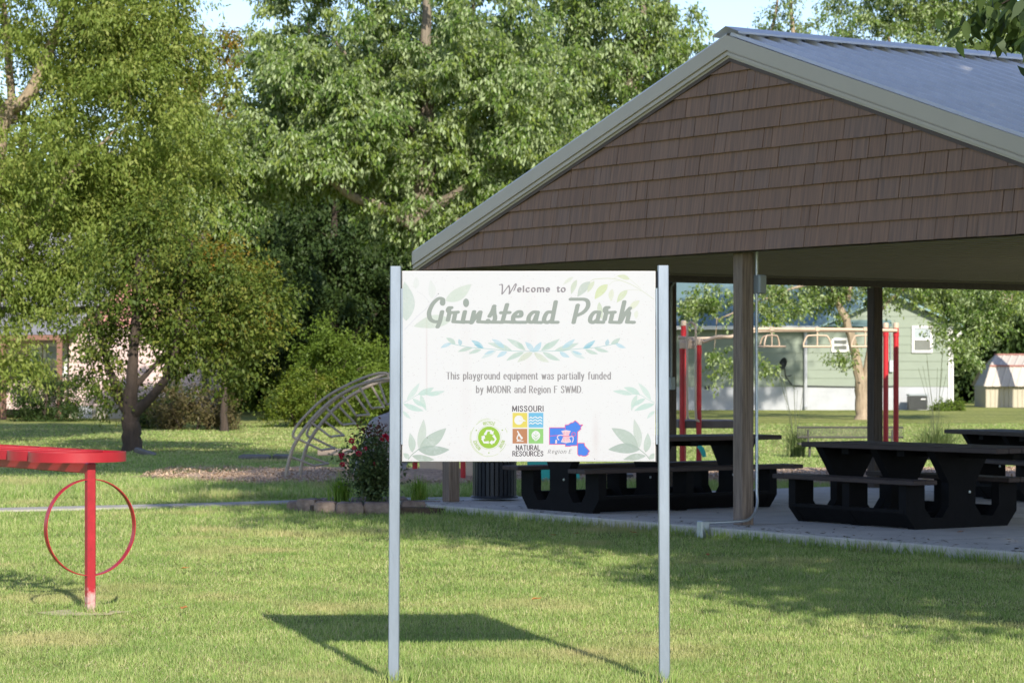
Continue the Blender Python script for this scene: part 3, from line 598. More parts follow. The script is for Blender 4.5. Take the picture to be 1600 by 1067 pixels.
# table C: behind B
pC = P(1502, 669, 30.6); dC, sC = loc_of(pC)
picnic_table('picnic_table', 'black picnic table standing far back in the pavilion, its end showing at the right edge', [.4, 1.3, 2.2], (0, 2.6), (.1, 2.5), .8, at_local(dC, sC+.2), ROT-.25)
rc_ = ROT-.25; o_ = at_local(dC, sC+.2); tC = Vector((o_.x+1.3*math.cos(rc_)-.08*math.sin(rc_), o_.y+1.3*math.sin(rc_)+.08*math.cos(rc_), 0))
M['bag'] = mat('black_cloth', (.02, .02, .022), .8); M['pink'] = mat('pink_plastic', (.6, .3, .33), .6)
b_ = MB(); b_.lathe([(.0, 0), (.045, .0), (.062, .02), (.066, .05), (.052, .085), (.022, .102), (0, .104)], 0, 0, 16); b_.tube([(-.02, 0, .1), (0, 0, .12), (.02, 0, .1)], .006, 6)
tag(obj('bag', b_, M['bag'], loc=(tC.x-.02, tC.y, ZS+.7605), smooth=True), 'small round black bag on the table at the right edge', 'bag')
# trash bin of steel slats
M['bin'] = mat('bin_slats', (.022, .026, .034), .45, .2, var=.15, scale=12)
bp_ = G(770, 781, ZS)
bn = thing('trash_bin', 'round dark slatted trash bin under the pavilion behind the sign', 'trash bin', (bp_.x+.02, bp_.y, ZS))
sl_ = MB(); nS = 30
for k in range(nS):
    a = 2*math.pi*k/nS; c, s = math.cos(a), math.sin(a); w2 = .019
    pr = [(.235*c-w2*-s, .235*s-w2*c), (.235*c+w2*-s, .235*s+w2*c), (.247*c+w2*-s, .247*s+w2*c), (.247*c-w2*-s, .247*s-w2*c)]
    sl_.prism(pr, .05, .82, 'z')
obj('slat_wall', sl_, M['bin'], bn)
for z in (.04, .45, .82):
    h_ = MB(); h_.tube([(.252*math.cos(2*math.pi*k/32), .252*math.sin(2*math.pi*k/32), z) for k in range(32)], .016, 6, closed=True); obj('hoop', h_, M['bin'], bn, True)
h_ = MB(); h_.lathe([(.215, .03), (.22, .8), (.205, .8), (.2, .05)], 0, 0, 28); obj('liner', h_, M['plast'], bn, True)
h_ = MB(); h_.lathe([(.13, .86), (.26, .86), (.27, .88), (.22, .95), (.13, .97)], 0, 0, 28); obj('lid', h_, M['bin'], bn, True)
# ---------------------------------------------------------------- the sign
M['alu'] = mat('aluminium', (.22, .26, .325), .4, .6, var=.14, scale=14, stretch=(1, 1, .15), bump=.06)
M['black'] = mat('black_bracket', (.02, .02, .025), .6)
def sign_mat():
    art = make_art(); H, W = art.shape[:2]
    lin = np.where(art <= .04045, art/12.92, ((art+.055)/1.055)**2.4)*np.array([.372, .392, .425])     # print darkened evenly below real white to suit the exposure
    srgb = np.where(lin <= .0031308, lin*12.92, 1.055*lin**(1/2.4)-.055)
    im = bpy.data.images.new('sign_print', W, H); px = np.ones((H, W, 4), np.float32); px[..., :3] = srgb[::-1]
    im.pixels.foreach_set(px.ravel()); im.update(); im.pack()
    m = bpy.data.materials.new('sign_print'); m.use_nodes = True; t = m.node_tree; b = t.nodes['Principled BSDF']; b.inputs['Roughness'].default_value = .45; b.inputs['Specular IOR Level'].default_value = .3
    uv = t.nodes.new('ShaderNodeUVMap'); uv.uv_map = 'UVMap'; ti = t.nodes.new('ShaderNodeTexImage'); ti.image = im; ti.interpolation = 'Linear'
    t.links.new(uv.outputs[0], ti.inputs[0]); t.links.new(ti.outputs[0], b.inputs['Base Color']); return m
YS = 12.85; q = YS/F
cx = (826.6-800)*q
sg = thing('welcome_sign', 'white welcome sign board with green lettering between two aluminium posts', 'sign', (cx, YS, 0), R(.3))
X = lambda px: (px-800)*q-cx
Z = lambda py: EYE-(py-YH)*q
bw0, bw1, bz0, bz1 = X(628.6), X(1024), Z(721), Z(423.7)
b_ = MB(); b_.bbox(bw0, bw1, -.001, .003, bz0, bz1, .0008); bd = obj('board', b_, mat('board_edge', (.75, .74, .73), .5), sg)
fr = bpy.data.meshes.new('printed_face'); fr.from_pydata([(bw0+.002, -.0035, bz0+.002), (bw1-.002, -.0035, bz0+.002), (bw1-.002, -.0035, bz1-.002), (bw0+.002, -.0035, bz1-.002)], [], [(0, 1, 2, 3)])
uvl = fr.uv_layers.new(name='UVMap'); uvl.data.foreach_set('uv', [0, 0, 1, 0, 1, 1, 0, 1]); link('printed_face', fr, sign_mat(), bd)
pt = .0535
for (xt, xb, zt) in ((618.4, 614.6, 416.3), (1036, 1038.6, 415)):
    p = MB(); x0, x1 = X(xb), X(xt); h2 = pt/2; zt = Z(zt); g_ = .004; wl = .004
    ring = [(-h2+g_, -h2), (h2-g_, -h2), (h2, -h2+g_), (h2, h2-g_), (h2-g_, h2), (-h2+g_, h2), (-h2, h2-g_), (-h2, -h2+g_)]
    inner = [(a*.86, b2*.86) for a, b2 in ring]
    vs = [(x0+a, b2, -.3) for a, b2 in ring]+[(x1+a, b2, zt) for a, b2 in ring]+[(x1+a, b2, zt) for a, b2 in inner]+[(x1+a, b2, zt-.1) for a, b2 in inner]
    fs = [(i, (i+1) % 8, (i+1) % 8+8, i+8) for i in range(8)]+[(i+8, (i+1) % 8+8, (i+1) % 8+16, i+16) for i in range(8)]+[(i+16, (i+1) % 8+16, (i+1) % 8+24, i+24) for i in range(8)]+[tuple(range(24, 32))]
    p.add(vs, fs); obj('post', p, M['alu'], sg)
for px_, sd in ((628.2, 1), (1026, -1)):
    for z0, z1 in ((Z(450), Z(424)), (Z(722), Z(695))):
        k = MB(); k.bbox(X(px_)-.005, X(px_)+.005+.06*(sd > 0), .0045, .02, z0, z1, .001) if sd > 0 else k.bbox(X(px_)-.065, X(px_)+.005, .0045, .02, z0, z1, .001)
        obj('bracket', k, M['black'], sg)
    k = MB(); k.box(X(px_)-.004, X(px_)+.004, -.012, .0, Z(694), Z(451)); obj('channel', k, M['alu'], sg)
# ---------------------------------------------------------------- red rack
M['red'] = mat('red_paint', (.32, .012, .022), .4, var=.12, scale=5, coat=.1, spec=.5)
M['redworn'] = mat('red_paint_post', (.32, .014, .024), .45, var=.16, scale=18, coat=.1)
def worn():
    t = M['redworn'].node_tree; N = t.nodes.new; K = t.links.new; b = t.nodes['Principled BSDF']; src = b.inputs['Base Color'].links[0].from_socket
    tc = N('ShaderNodeTexCoord'); sx_ = N('ShaderNodeSeparateXYZ'); K(tc.outputs['Object'], sx_.inputs[0]); nz = N('ShaderNodeTexNoise'); nz.inputs['Scale'].default_value = 22; nz.inputs['Detail'].default_value = 6; K(tc.outputs['Object'], nz.inputs['Vector'])
    m1 = N('ShaderNodeMapRange'); m1.inputs[1].default_value = .28; m1.inputs[2].default_value = -.02; m1.inputs[3].default_value = -.3; m1.inputs[4].default_value = .45; K(sx_.outputs[2], m1.inputs[0])
    ad = N('ShaderNodeMath'); ad.operation = 'ADD'; K(m1.outputs[0], ad.inputs[0]); K(nz.outputs[0], ad.inputs[1])
    m2 = N('ShaderNodeMapRange'); m2.inputs[1].default_value = .5; m2.inputs[2].default_value = .75; K(ad.outputs[0], m2.inputs[0])
    mx = N('ShaderNodeMix'); mx.data_type = 'RGBA'; mx.inputs['B'].default_value = (.45, .3, .29, 1); K(m2.outputs[0], mx.inputs['Factor']); K(src, mx.inputs['A']); K(mx.outputs['Result'], b.inputs['Base Color'])
worn()
rp = G(141, 957)
rk = thing('bike_rack', 'red bike rack with a hoop round its post and rings along the top', 'bike rack', (rp.x, rp.y, 0), ROT)
def rpost(x):
    p = MB(); p.bbox(x-.029, x+.029, -.029, .029, -.3, .995-.03, .008); po = obj('post', p, M['redworn'], rk)
    b2 = MB(); b2.band((x, 0, .55), .312, ((0, 1, 0), (0, 0, 1), (1, 0, 0), .045), .006, 72); obj('hoop', b2, M['red'], rk, True)
rpost(0); rpost(-2.3)
b2 = MB(); b2.bbox(-2.271, -.029, -.022, .022, .895, .966, .005); obj('beam', b2, M['red'], rk)
for k in range(7):
    b2 = MB(); b2.band((-.2-.345*k+.0, 0, 1.0), .315-.0006*k, ((1, 0, 0), (0, 1, 0), (0, 0, 1), .062-.0012*k), .006, 72); obj('ring', b2, M['red'], rk, True)
M['dirt'] = mat('bare_soil', (.4, .37, .2), .95, var=.2, scale=14, bump=.5)
mb = MB(); pts = [(.0, 0)]; mb.v.append((0, 0, .01))
for k in range(28): a = 2*math.pi*k/28; r2 = 1+.35*noise.noise((math.cos(a)*1.5, math.sin(a)*1.5, 2)); mb.v.append((.27*r2*math.cos(a), .2*r2*math.sin(a), .004))
mb.f = [(0, k+1, (k+1) % 28+1) for k in range(28)]
tag(obj('soil_patch', mb, M['dirt'], loc=(rp.x-.05, rp.y-.02, 0)), kind='structure')
# ---------------------------------------------------------------- flower bed at the pavilion corner
M['stone'] = mat('edging_stone', (.23, .165, .13), .9, var=.35, scale=9, bump=.7, bscale=24, col2=(.34, .27, .22))
M['soil'] = mat('bed_soil', (.1, .07, .045), .95, var=.4, scale=20, bump=1.)
bed = [(-.5, 27.75), (-1.3, 27.95), (-2.2, 28.35), (-2.32, 28.9), (-1.9, 29.5), (-.9, 29.6)]
tag(sheet('bed_soil', bed, .07, M['soil'], .12), kind='structure')
def stone_mesh(l, d, h, seed):
    mb = MB(); n = 12; rg = random.Random(seed); prof = [(.9, 0), (1., .25), (1.0, .7), (.9, .93), (.7, 1.)]
    for q, (s, z) in enumerate(prof):
        for k in range(n):
            a = 2*math.pi*(k+.5)/n; c, s_ = math.cos(a), math.sin(a); m_ = max(abs(c), abs(s_)); rr = s/m_**.85; f = 1+(rg.random()-.5)*.12
            mb.v.append((c*rr*l/2*f, s_*rr*d/2*f, h*z*(1+(rg.random()-.5)*.12)))
    for q in range(len(prof)-1):
        for k in range(n): mb.f.append((q*n+k, q*n+(k+1) % n, (q+1)*n+(k+1) % n, (q+1)*n+k))
    mb.f.append(tuple(range((len(prof)-1)*n, len(prof)*n))); mb.f.append(tuple(range(n-1, -1, -1))); return mb
sp = [(484, 798.5, .24, -.5), (509, 803.2, .24, -.15), (546, 804.6, .3, 0), (589, 804.3, .3, .02), (645, 801.8, .27, .12), (676, 798.2, .2, .2), (706, 796.2, .24, -.1)]
for i, (x, y, l_, a) in enumerate(sp):
    g_ = G(x, y); o = obj('edging_stone', stone_mesh(l_, .2, .14 if i < 5 else .11, i), M['stone'], smooth=True, loc=(g_.x, g_.y+.1, -.005), rotz=a)
    tag(o, 'rough brown edging stone of the flower bed at the pavilion corner', 'stone', 'edging stones of the flower bed')
for i, (x, y, a) in enumerate(((-2.4, 28.75, 1.5), (-2.3, 29.1, 1.2), (-2.05, 29.4, .7), (-1.7, 29.6, .1), (-1.35, 29.65, 0))):
    o = obj('edging_stone', stone_mesh(.3, .2, .11, i+20), M['stone'], smooth=True, loc=(x, y, -.005), rotz=a)
    tag(o, 'rough brown edging stone of the flower bed at the pavilion corner', 'stone', 'edging stones of the flower bed')
def leafset(pos, ax, nrm, ln, wd, fold=.25):
    ax = ax/np.linalg.norm(ax, axis=1, keepdims=True); sd = np.cross(ax, nrm); sd /= np.maximum(np.linalg.norm(sd, axis=1, keepdims=True), 1e-6); up = np.cross(sd, ax)
    m = pos+ax*(ln*.45)[:, None]-up*(ln*fold*.3)[:, None]
    return np.stack([pos, m+sd*(wd*.5)[:, None]+up*(wd*fold)[:, None], pos+ax*ln[:, None]-up*(ln*fold*.6)[:, None], m-sd*(wd*.5)[:, None]+up*(wd*fold)[:, None]], 1).reshape(-1, 3)
rs_ = np.random.default_rng(21)
M['rose_leaf'] = ramp_mat('rose_leaf', [(.045, .08, .03), (.09, .14, .05), (.16, .2, .085)], .25)
M['rose_bud'] = ramp_mat('rose_bud', [(.09, .03, .025), (.13, .05, .03)], .2)
M['petal'] = ramp_mat('petal', [(.5, .015, .05), (.65, .03, .08), (.7, .1, .15)], .3)
M['stem'] = mat('stem', (.06, .075, .03), .7)
ro = P(583, 790, 28.25); ro.z = .07
rose = thing('rose_bush', 'rose bush with red flowers in the flower bed beside the sign post', 'rose bush', ro)
sm = MB(); cl = []
for k in range(26):
    a = rs_.random()*6.28; h_ = rs_.uniform(.4, .78); rd = rs_.uniform(.05, .33); e = Vector((math.cos(a)*rd, math.sin(a)*rd, h_))
    sm.tube([(0+.04*math.cos(a), .04*math.sin(a), 0), e*.5+Vector((0, 0, .06)), e], [.008, .006, .004], 5)
    for q in range(4): cl.append(np.array(e*(1-.2*q))+rs_.normal(0, .04, 3))
obj('stems', sm, M['stem'], rose)
cl = np.array(cl); n = 3600; ci = rs_.integers(0, len(cl), n); pos = cl[ci]+rs_.normal(0, 1, (n, 3))*(.09, .09, .075); pos[:, 2] = np.maximum(pos[:, 2], .06)
axv = rs_.normal(0, 1, (n, 3)); axv[:, 2] -= .2; nr = rs_.normal(0, .5, (n, 3)); nr[:, 2] += 1
fastmesh('foliage', leafset(pos, axv, nr, rs_.uniform(.035, .06, n), rs_.uniform(.022, .036, n)), 4, M['rose_leaf'], rose, rs_.random(n))
n = 150; pos = np.array([(.36, -.1, .77)]*n)*0+np.stack([rs_.normal(-.0, .07, n)+np.where(rs_.random(n) < .5, -.06, .08), rs_.normal(-.1, .05, n), rs_.normal(.83, .06, n)], 1)
axv = rs_.normal(0, 1, (n, 3)); axv[:, 2] += .6; nr = rs_.normal(0, 1, (n, 3))
fastmesh('young_leaves', leafset(pos, axv, nr, rs_.uniform(.03, .055, n), rs_.uniform(.018, .028, n)), 4, M['rose_bud'], rose, rs_.random(n))
sh = MB()
for k in range(5): sh.tube([(0, -.02, .4), (-.06+.05*k-.1, -.08, .65), (-.12+.06*k, -.1, .86)], .004, 5)
obj('stems', sh, M['stem'], rose)
for (zx, zy, r_) in ((570, 490, .032), (585, 532, .026), (510, 574, .03), (612, 566, .032), (513, 630, .028), (772, 464, .034), (752, 480, .024), (710, 626, .02), (790, 480, .026), (652, 536, .02), (506, 592, .02)):
    q_ = P(400+zx/3.81, 560+zy/3.81, 28.05)-ro; n = 26
    d = rs_.normal(0, 1, (n, 3)); d /= np.linalg.norm(d, axis=1, keepdims=True); d[:, 2] = d[:, 2]*.7+.1
    fl = fastmesh('flower', np.array(q_)+leafset(d*r_*.35, d, rs_.normal(0, 1, (n, 3)), np.full(n, r_*.9), np.full(n, r_*1.1), .4), 4, M['petal'], rose, rs_.random(n))
    st_ = MB(); st_.tube([q_, q_*.6+Vector((0, 0, .05))], .0035, 5); obj('stems', st_, M['stem'], rose)
M['blade'] = ramp_mat('blade', [(.13, .25, .04), (.22, .36, .06), (.34, .44, .11)], .3)
def clump(name, label, cat, loc, n, h, spread, wd, seed, m=None, group=None, stems=0, droop=.5):
    rg = np.random.default_rng(seed); quads = []; rn = []
    for i in range(n):
        a = rg.random()*6.28; L_ = h*rg.uniform(.55, 1.1); out = spread*rg.random()**.7*L_/h; b0 = np.array([rg.normal(0, .05*spread/.3), rg.normal(0, .05*spread/.3), 0]); d = np.array([math.cos(a), math.sin(a), 0]); s = np.array([-math.sin(a), math.cos(a), 0])*wd/2; K_ = 5; v = rg.random(); prev = None
        tw = rg.normal(0, .5); s = s*math.cos(tw)+np.array([0, 0, wd/2])*math.sin(tw)*.3
        for k in range(K_+1):
            t = k/K_; c = b0+d*out*t**1.6+np.array([0, 0, L_*(t-droop*.55*t**2.5*(out/spread))]); wk = 1-t*.92
            cur = (c-s*wk, c+s*wk)
            if prev is not None: quads += [prev[0], prev[1], cur[1], cur[0]]; rn.append(v)
            prev = cur
    root = thing(name, label, cat, loc, 0, group)
    fastmesh('blades', np.array(quads), 4, m or M['blade'], root, np.array(rn))
    if stems:
        sm = MB()
        for i in range(stems): a = rg.random()*6.28; e = rg.uniform(.1, .35); sm.tube([(0, 0, 0), (e*.4*math.cos(a), e*.4*math.sin(a), h*1.1), (e*math.cos(a), e*math.sin(a), h*rg.uniform(1.7, 2.4))], .004, 4)
        obj('flower_stems', sm, M['stem'], root)
    return root
def gz(px, py, z): g_ = G(px, py, z); g_.z = z; return g_
clump('daylily_clump', 'bright green daylily clump left of the rose bush in the flower bed', 'plant', gz(533, 787, .06), 260, .38, .3, .016, 1, group='daylily clumps in the flower bed')
clump('daylily_clump', 'small daylily clump at the foot of the rose bush', 'plant', gz(588, 789, .06), 110, .24, .25, .014, 2, group='daylily clumps in the flower bed')
clump('daylily_clump', 'daylily clump between sign post and wooden pavilion post', 'plant', gz(655, 786, .06), 170, .34, .24, .015, 3, group='daylily clumps in the flower bed')
M['reed'] = ramp_mat('reed', [(.09, .15, .05), (.15, .2, .07), (.24, .27, .11)], .3)
clump('ornamental_grass', 'thin ornamental grass clump at the left end of the mesh bench', 'plant', G(1243, 714), 240, .68, .5, .016, 4, M['reed'], stems=9)
clump('ornamental_grass', 'full ornamental grass clump right of the red ladder posts', 'plant', G(1462, 716), 420, .85, .85, .02, 5, M['reed'], stems=10, droop=.9)
# mesh bench in the park
M['mesh'] = mat('grey_mesh_metal', (.075, .072, .065), .6, .3)
be = G(1264, 715); bench = thing('park_bench', 'low grey mesh bench out on the lawn beyond the pavilion', 'bench', be)
def mesh_panel(z0, z1, y, name):
    mb = MB(); L_ = 1.7; mb.tube([(-.2, y, z0), (-.2, y, z1), (L_, y, z1), (L_, y, z0)], .018, 6, closed=True)
    x = -.19
    while x < L_-.02: mb.box(x, x+.006, y-.003, y+.003, z0, z1); x += .028
    z = z0+.02
    while z < z1: mb.box(-.2, L_, y-.005, y-.0035, z, z+.005); z += .022
    return obj(name, mb, M['mesh'], bench)
mesh_panel(.36, .54, .12, 'backrest')
mb = MB(); mb.box(-.2, 1.7, -.25, .08, .24, .265); obj('seat', mb, M['mesh'], bench)
for x in (0, 1.5):
    mb = MB(); mb.tube([(x, -.1, 0), (x, -.1, .24)], .022, 8); mb.tube([(x, -.1, .23), (x, .12, .28), (x, .12, .5)], .018, 8); obj('leg', mb, M['mesh'], bench)
# flat stones on the lawn
M['greystone'] = mat('grey_stone', (.15, .145, .14), .9, var=.2, scale=8, bump=.5)
for x, y, l_, lab in ((398, 717, .55, 'flat grey stone lying in the lawn left of the arch climber'), (440, 716.5, .3, 'small flat grey stone lying in the lawn behind the arch climber'), (226, 711, .42, 'grey stone leaning at the foot of the left tree trunk')):
    o = obj('stone', stone_mesh(l_, .35, .08 if x > 300 else .1, int(x)), M['greystone'], smooth=True, loc=G(x, y)); tag(o, lab, 'stone')
    if x < 300: o.rotation_euler = (0, .3, .1)
# ---------------------------------------------------------------- playground
M['tan'] = mat('tan_coating', (.56, .43, .31), .5, var=.05, scale=6)
M['taupe'] = mat('taupe_coating', (.34, .285, .22), .45, var=.08, scale=8)
M['pred'] = mat('red_post_coating', (.46, .012, .02), .42, var=.06, scale=4)
M['teal'] = mat('teal_plastic', (.02, .42, .37), .45, var=.06, scale=4)
M['deck'] = mat('brown_deck', (.13, .105, .09), .7, var=.15, scale=10)
A0 = P(447, 754, 35.8); A0.z = 0
arch = thing('arch_climber', 'taupe arched tube climber with hanging loop rungs on the mulch', 'climber', A0)
def za(zx, zy, Y): return P(400+zx/3.81, 560+zy/3.81, Y)-A0
def smooth(pts, n=6):
    p = [Vector(q) for q in pts]; p = [2*p[0]-p[1]]+p+[2*p[-1]-p[-2]]; o = []
    for i in range(1, len(p)-2):
        for k in range(n):
            t = k/n; o.append(.5*(2*p[i]+(p[i+1]-p[i-1])*t+(2*p[i-1]-5*p[i]+4*p[i+1]-p[i+2])*t*t+(3*p[i]-p[i-1]-3*p[i+1]+p[i+2])*t**3))
    o.append(p[-2]); return o
railpx = [(180, 745), (186, 660), (215, 545), (257, 465), (325, 372), (420, 275), (520, 205), (640, 150), (800, 118), (960, 118), (1090, 150)]
OFF = Vector((.13, .8, .0)); r0 = smooth([za(x, y, 35.8) for x, y in railpx]); r1 = [p+OFF*1 for p in r0]
r0[0].z = r1[0].z = -.1
for rr in (r0, r1):
    mb = MB(); mb.tube(rr, .025, 10); obj('rail', mb, M['taupe'], arch, True)
hp = [(250, 480), (222, 466), (228, 430), (270, 368), (400, 242), (560, 150), (690, 98), (772, 88), (792, 120)]
h0 = smooth([za(x, y, 35.8) for x, y in hp])
for o_ in (0, 1):
    mb = MB(); mb.tube([p+OFF*o_+Vector((.0, 0, 0)) for p in h0], .019, 8); obj('handrail', mb, M['taupe'], arch, True)
for (x0_, y0_, x1_, y1_) in ((205, 585, 385, 632), (255, 480, 425, 540), (325, 378, 480, 462), (415, 290, 550, 392), (515, 222, 632, 338), (615, 168, 722, 294), (730, 135, 810, 272), (850, 122, 905, 262)):
    p0 = za(x0_, y0_, 35.8); p1 = p0+OFF; tip = za(x0_+(x1_-x0_)*1.1, y0_+(y1_-y0_)*1.1, 36.2); d = tip-(p0+p1)/2
    q0 = p0+d*.8; q1 = p1+d*.8
    mb = MB(); mb.tube(smooth([p0, p0+d*.55, q0+d*.1, (q0+q1)/2*.5+tip*.5+(q0-q1)*.33, (q0+q1)/2*.5+tip*.5-(q0-q1)*.33, q1+d*.1, p1+d*.55, p1], 4), .0165, 8); obj('rung', mb, M['taupe'], arch, True)
# balance board and boulder
bb = P(497, 706, 38.5); bm_ = thing('balance_beam', 'tan plank beam on a short post behind the rose bush', 'balance beam', (bb.x, bb.y, 0))
mb = MB(); mb.bbox(0, 1.3, -.12, .12, .29, .385, .01); obj('plank', mb, M['tan'], bm_)
for x in (.43, 1.15): mb = MB(); mb.tube([(x, 0, -.1), (x, 0, .29)], .03, 8); obj('leg', mb, M['tan'], bm_, True)
bc = P(592, 740, 37.6)
mb = MB()
for i in range(13):
    for k in range(26):
        a = 2*math.pi*k/26; t = i/12; z = .95*t; rr = .38*(1-t**2.6)**.5+.03*(1-t); nn = noise.noise((math.cos(a)*1.4, math.sin(a)*1.4, z*3))
        mb.v.append((rr*math.cos(a)*(1+.3*nn)+.1*t, rr*math.sin(a)*(1+.3*nn), z*(1+.02*nn)))
for i in range(12):
    for k in range(26): mb.f.append((i*26+k, i*26+(k+1) % 26, (i+1)*26+(k+1) % 26, (i+1)*26+k))
mb.f.append(tuple(range(12*26, 13*26)))
M['boulder'] = mat('grey_boulder', (.33, .31, .3), .85, var=.2, scale=5, bump=.6, bscale=14)
tag(obj('climbing_boulder', mb, M['boulder'], smooth=True, loc=(bc.x+.05, 37.6, 0)), 'tall grey climbing boulder behind the rose bush', 'boulder')
ps0 = G(1092, 757); ps = thing('play_structure', 'red and tan playground structure with overhead trapeze ladder and teal panels', 'playground', (ps0.x, ps0.y, 0))
def pp(px, py, Y): return P(px, py, Y)-Vector((ps0.x, ps0.y, 0))
def ppost(px, Y, ytop):
    p = pp(px, ytop, Y); mb = MB(); mb.tube([(p.x, p.y, -.15), (p.x, p.y, p.z-.06)], .037, 14); o = obj('post', mb, M['pred'], ps, True)
    c = MB(); c.lathe([(.041, p.z-.07), (.041, p.z-.015), (.036, p.z), (.0, p.z+.004)], p.x, p.y, 14); obj('cap', c, M['tan'], o, True)
    for z in (.55, p.z-.16): k = MB(); k.lathe([(.042, z-.03), (.042, z+.03)], p.x, p.y, 14); obj('clamp', k, M['pred'], o, True)
    return p
Yp = ps0.y
p_a = ppost(1068, Yp+1.0, 501); p_b = ppost(1066, Yp+.05, 530); p_c = ppost(1092, Yp, 531)
p_d = ppost(1384, Yp+.9, 504.5); p_e = ppost(1400, Yp+.1, 504.5)
p_f = ppost(648.5, 36.7, 470); p_g = ppost(723.5, 35.5, 468); p_h = ppost(742, 36.9, 470)
def ptube(name, pts, r, m=None, n=6): mb = MB(); mb.tube(smooth(pts, n) if n else pts, r, 10); return obj(name, mb, m or M['tan'], ps, True)
Yr = Yp+.05
ptube('ladder_rail', [pp(1060, 527, Yr), pp(1094, 531, Yr), pp(1100, 534, Yr), pp(1120, 526.5, Yr), pp(1142, 526, Yr), pp(1160, 519, Yr), pp(1180, 514.5, Yr), pp(1260, 514.5, Yr), pp(1340, 515.2, Yr), pp(1402, 516.5, Yr)], .024)
ptube('ladder_rail', [pp(1060, 528, Yp+1.), pp(1100, 528.5, Yp+1.), pp(1140, 526, Yp+1.), pp(1180, 518, Yp+1.), pp(1260, 516.6, Yp+1.), pp(1384, 517.4, Yp+1.)], .02)
for yy in (533, 540): ptube('cross_bar', [pp(1066, yy, Yp+.05), pp(1092, yy, Yp)], .026, n=0)
mb = MB(); q0, q1 = pp(1062, 534, Yp-.0), pp(1094, 545, Yp); mb.bbox(q0.x, q1.x, q0.y, q0.y+.07, q1.z, q0.z, .01); obj('bracket_panel', mb, M['tan'], ps)
for (px_, tw) in ((1206, .9), (1277, 0), (1352, 0)):
    c = pp(px_, 514.5, Yr); ca, sa = math.cos(tw), math.sin(tw); w1, w2, hh = .135, .185, .145
    f = lambda x, z: c+Vector((x*ca, x*sa, z))
    root = ptube('trapeze', [f(-w2, -.23), f(-w2, -.19), f(-w1-.01, -.105), f(-w1+.04, -.085), f(w1-.04, -.085), f(w1+.01, -.105), f(w2, -.19), f(w2, -.23)], .0125, n=4)
    ptube('trapeze', [f(-w2-.01, -.235), f(w2+.01, -.235)], .0165, n=0); ptube('hanger', [f(0, 0), f(0, -.235)], .012, n=0)
    k = MB(); k.bbox(c.x-.03, c.x+.03, c.y-.03, c.y+.03, c.z-.03, c.z+.03, .008); obj('clamp', k, M['tan'], ps)
    if tw: g2 = lambda x, z: c+Vector((-x*sa, x*ca, z)); ptube('trapeze', [g2(0, -.085), g2(w1, -.1), g2(w2, -.19), g2(w2, -.235)], .0125, n=4); mb = MB(); mb.tube([(c.x+w2*math.cos(t), c.y+w2*math.sin(t), c.z-.235) for t in np.linspace(0, 6.28, 20)[:-1]], .014, 8, closed=True); obj('trapeze', mb, M['tan'], ps, True)
for dx in (0,):
    for Y_ in (Yp-.1, Yp-.35):
        ptube('hand_loop', [pp(1077, 655, Y_), pp(1074, 640, Y_), pp(1074, 520, Y_), pp(1076, 507, Y_), pp(1080, 503.5, Y_), pp(1084, 507, Y_), pp(1087, 520, Y_), pp(1087, 642, Y_), pp(1091, 657, Y_), pp(1093, 657, Y_)], .015)
mb = MB(); q0, q1 = pp(1060, 657, Yp+.1), pp(1150, 669, Yp+.1); mb.bbox(q0.x, q1.x, q0.y, q0.y+1.0, q1.z, q0.z, .008); obj('deck', mb, M['deck'], ps)
mb = MB(); q0, q1 = pp(967, 741, Yp+.3), pp(990, 758, Yp+.3)
mb.bbox(q0.x, q1.x, q0.y, q0.y+.4, .0, q0.z, .008)
for i in range(6):
    for j in range(3): mb.lathe([(.013, 0), (.013, .001)], 0, 0, 6) if False else None
obj('step', mb, M['mesh'], ps)
for (x0_, x1_, Y_) in ((655.5, 716, 36.6), (728, 790, 36.2)):
    q0, q1 = pp(x0_, 640, Y_), pp(x1_, 743, Y_); mb = MB(); n_ = 9; W_ = q1.x-q0.x
    prof = [(q0.x+W_*i/n_, -.1*math.sin(math.pi*i/n_)) for i in range(n_+1)]
    mb.prism([(x, q0.y+y) for x, y in prof]+[(x, q0.y+y+.04) for x, y in reversed(prof)], q1.z, q0.z+.3, 'z'); obj('panel', mb, M['tan'], ps)
# teal arch panel under the sign and curl beside the red post
q0, q1 = pp(824, 660, 35.2), pp(903, 763, 35.2); mb = MB()
ol = [(q0.x-.0, .05), (q1.x+.03, .05), (q1.x-.05, .9), (q0.x+.0, .9)]
mb.prism(ol, q0.y, q0.y+.06, 'y'); obj('teal_panel', mb, M['teal'], ps)
mb = MB(); cpts = [(1089, 693), (1094, 694), (1099, 699), (1102, 706), (1103, 713)]; low = [(1089, 699), (1092, 702), (1095, 708), (1098, 714)]
poly = [pp(x, y, Yp-.2) for x, y in cpts]+[pp(x, y, Yp-.2) for x, y in reversed(low)]
mb.prism([(p.x, p.z) for p in poly], poly[0].y-.06, poly[0].y+.02, 'y'); obj('teal_curl', mb, M['teal'], ps)
# wooden post far back on the lawn
M['barkpost'] = mat('brown_post', (.13, .1, .07), .9, var=.3, scale=6)
g_ = G(573, 655); mb = MB(); mb.tube([(0, 0, -.1), (0, 0, .98)], [.075, .07], 8); tag(obj('wooden_post', mb, M['barkpost'], loc=g_, smooth=True), 'plain brown wooden post on the far lawn behind the arch climber', 'post')
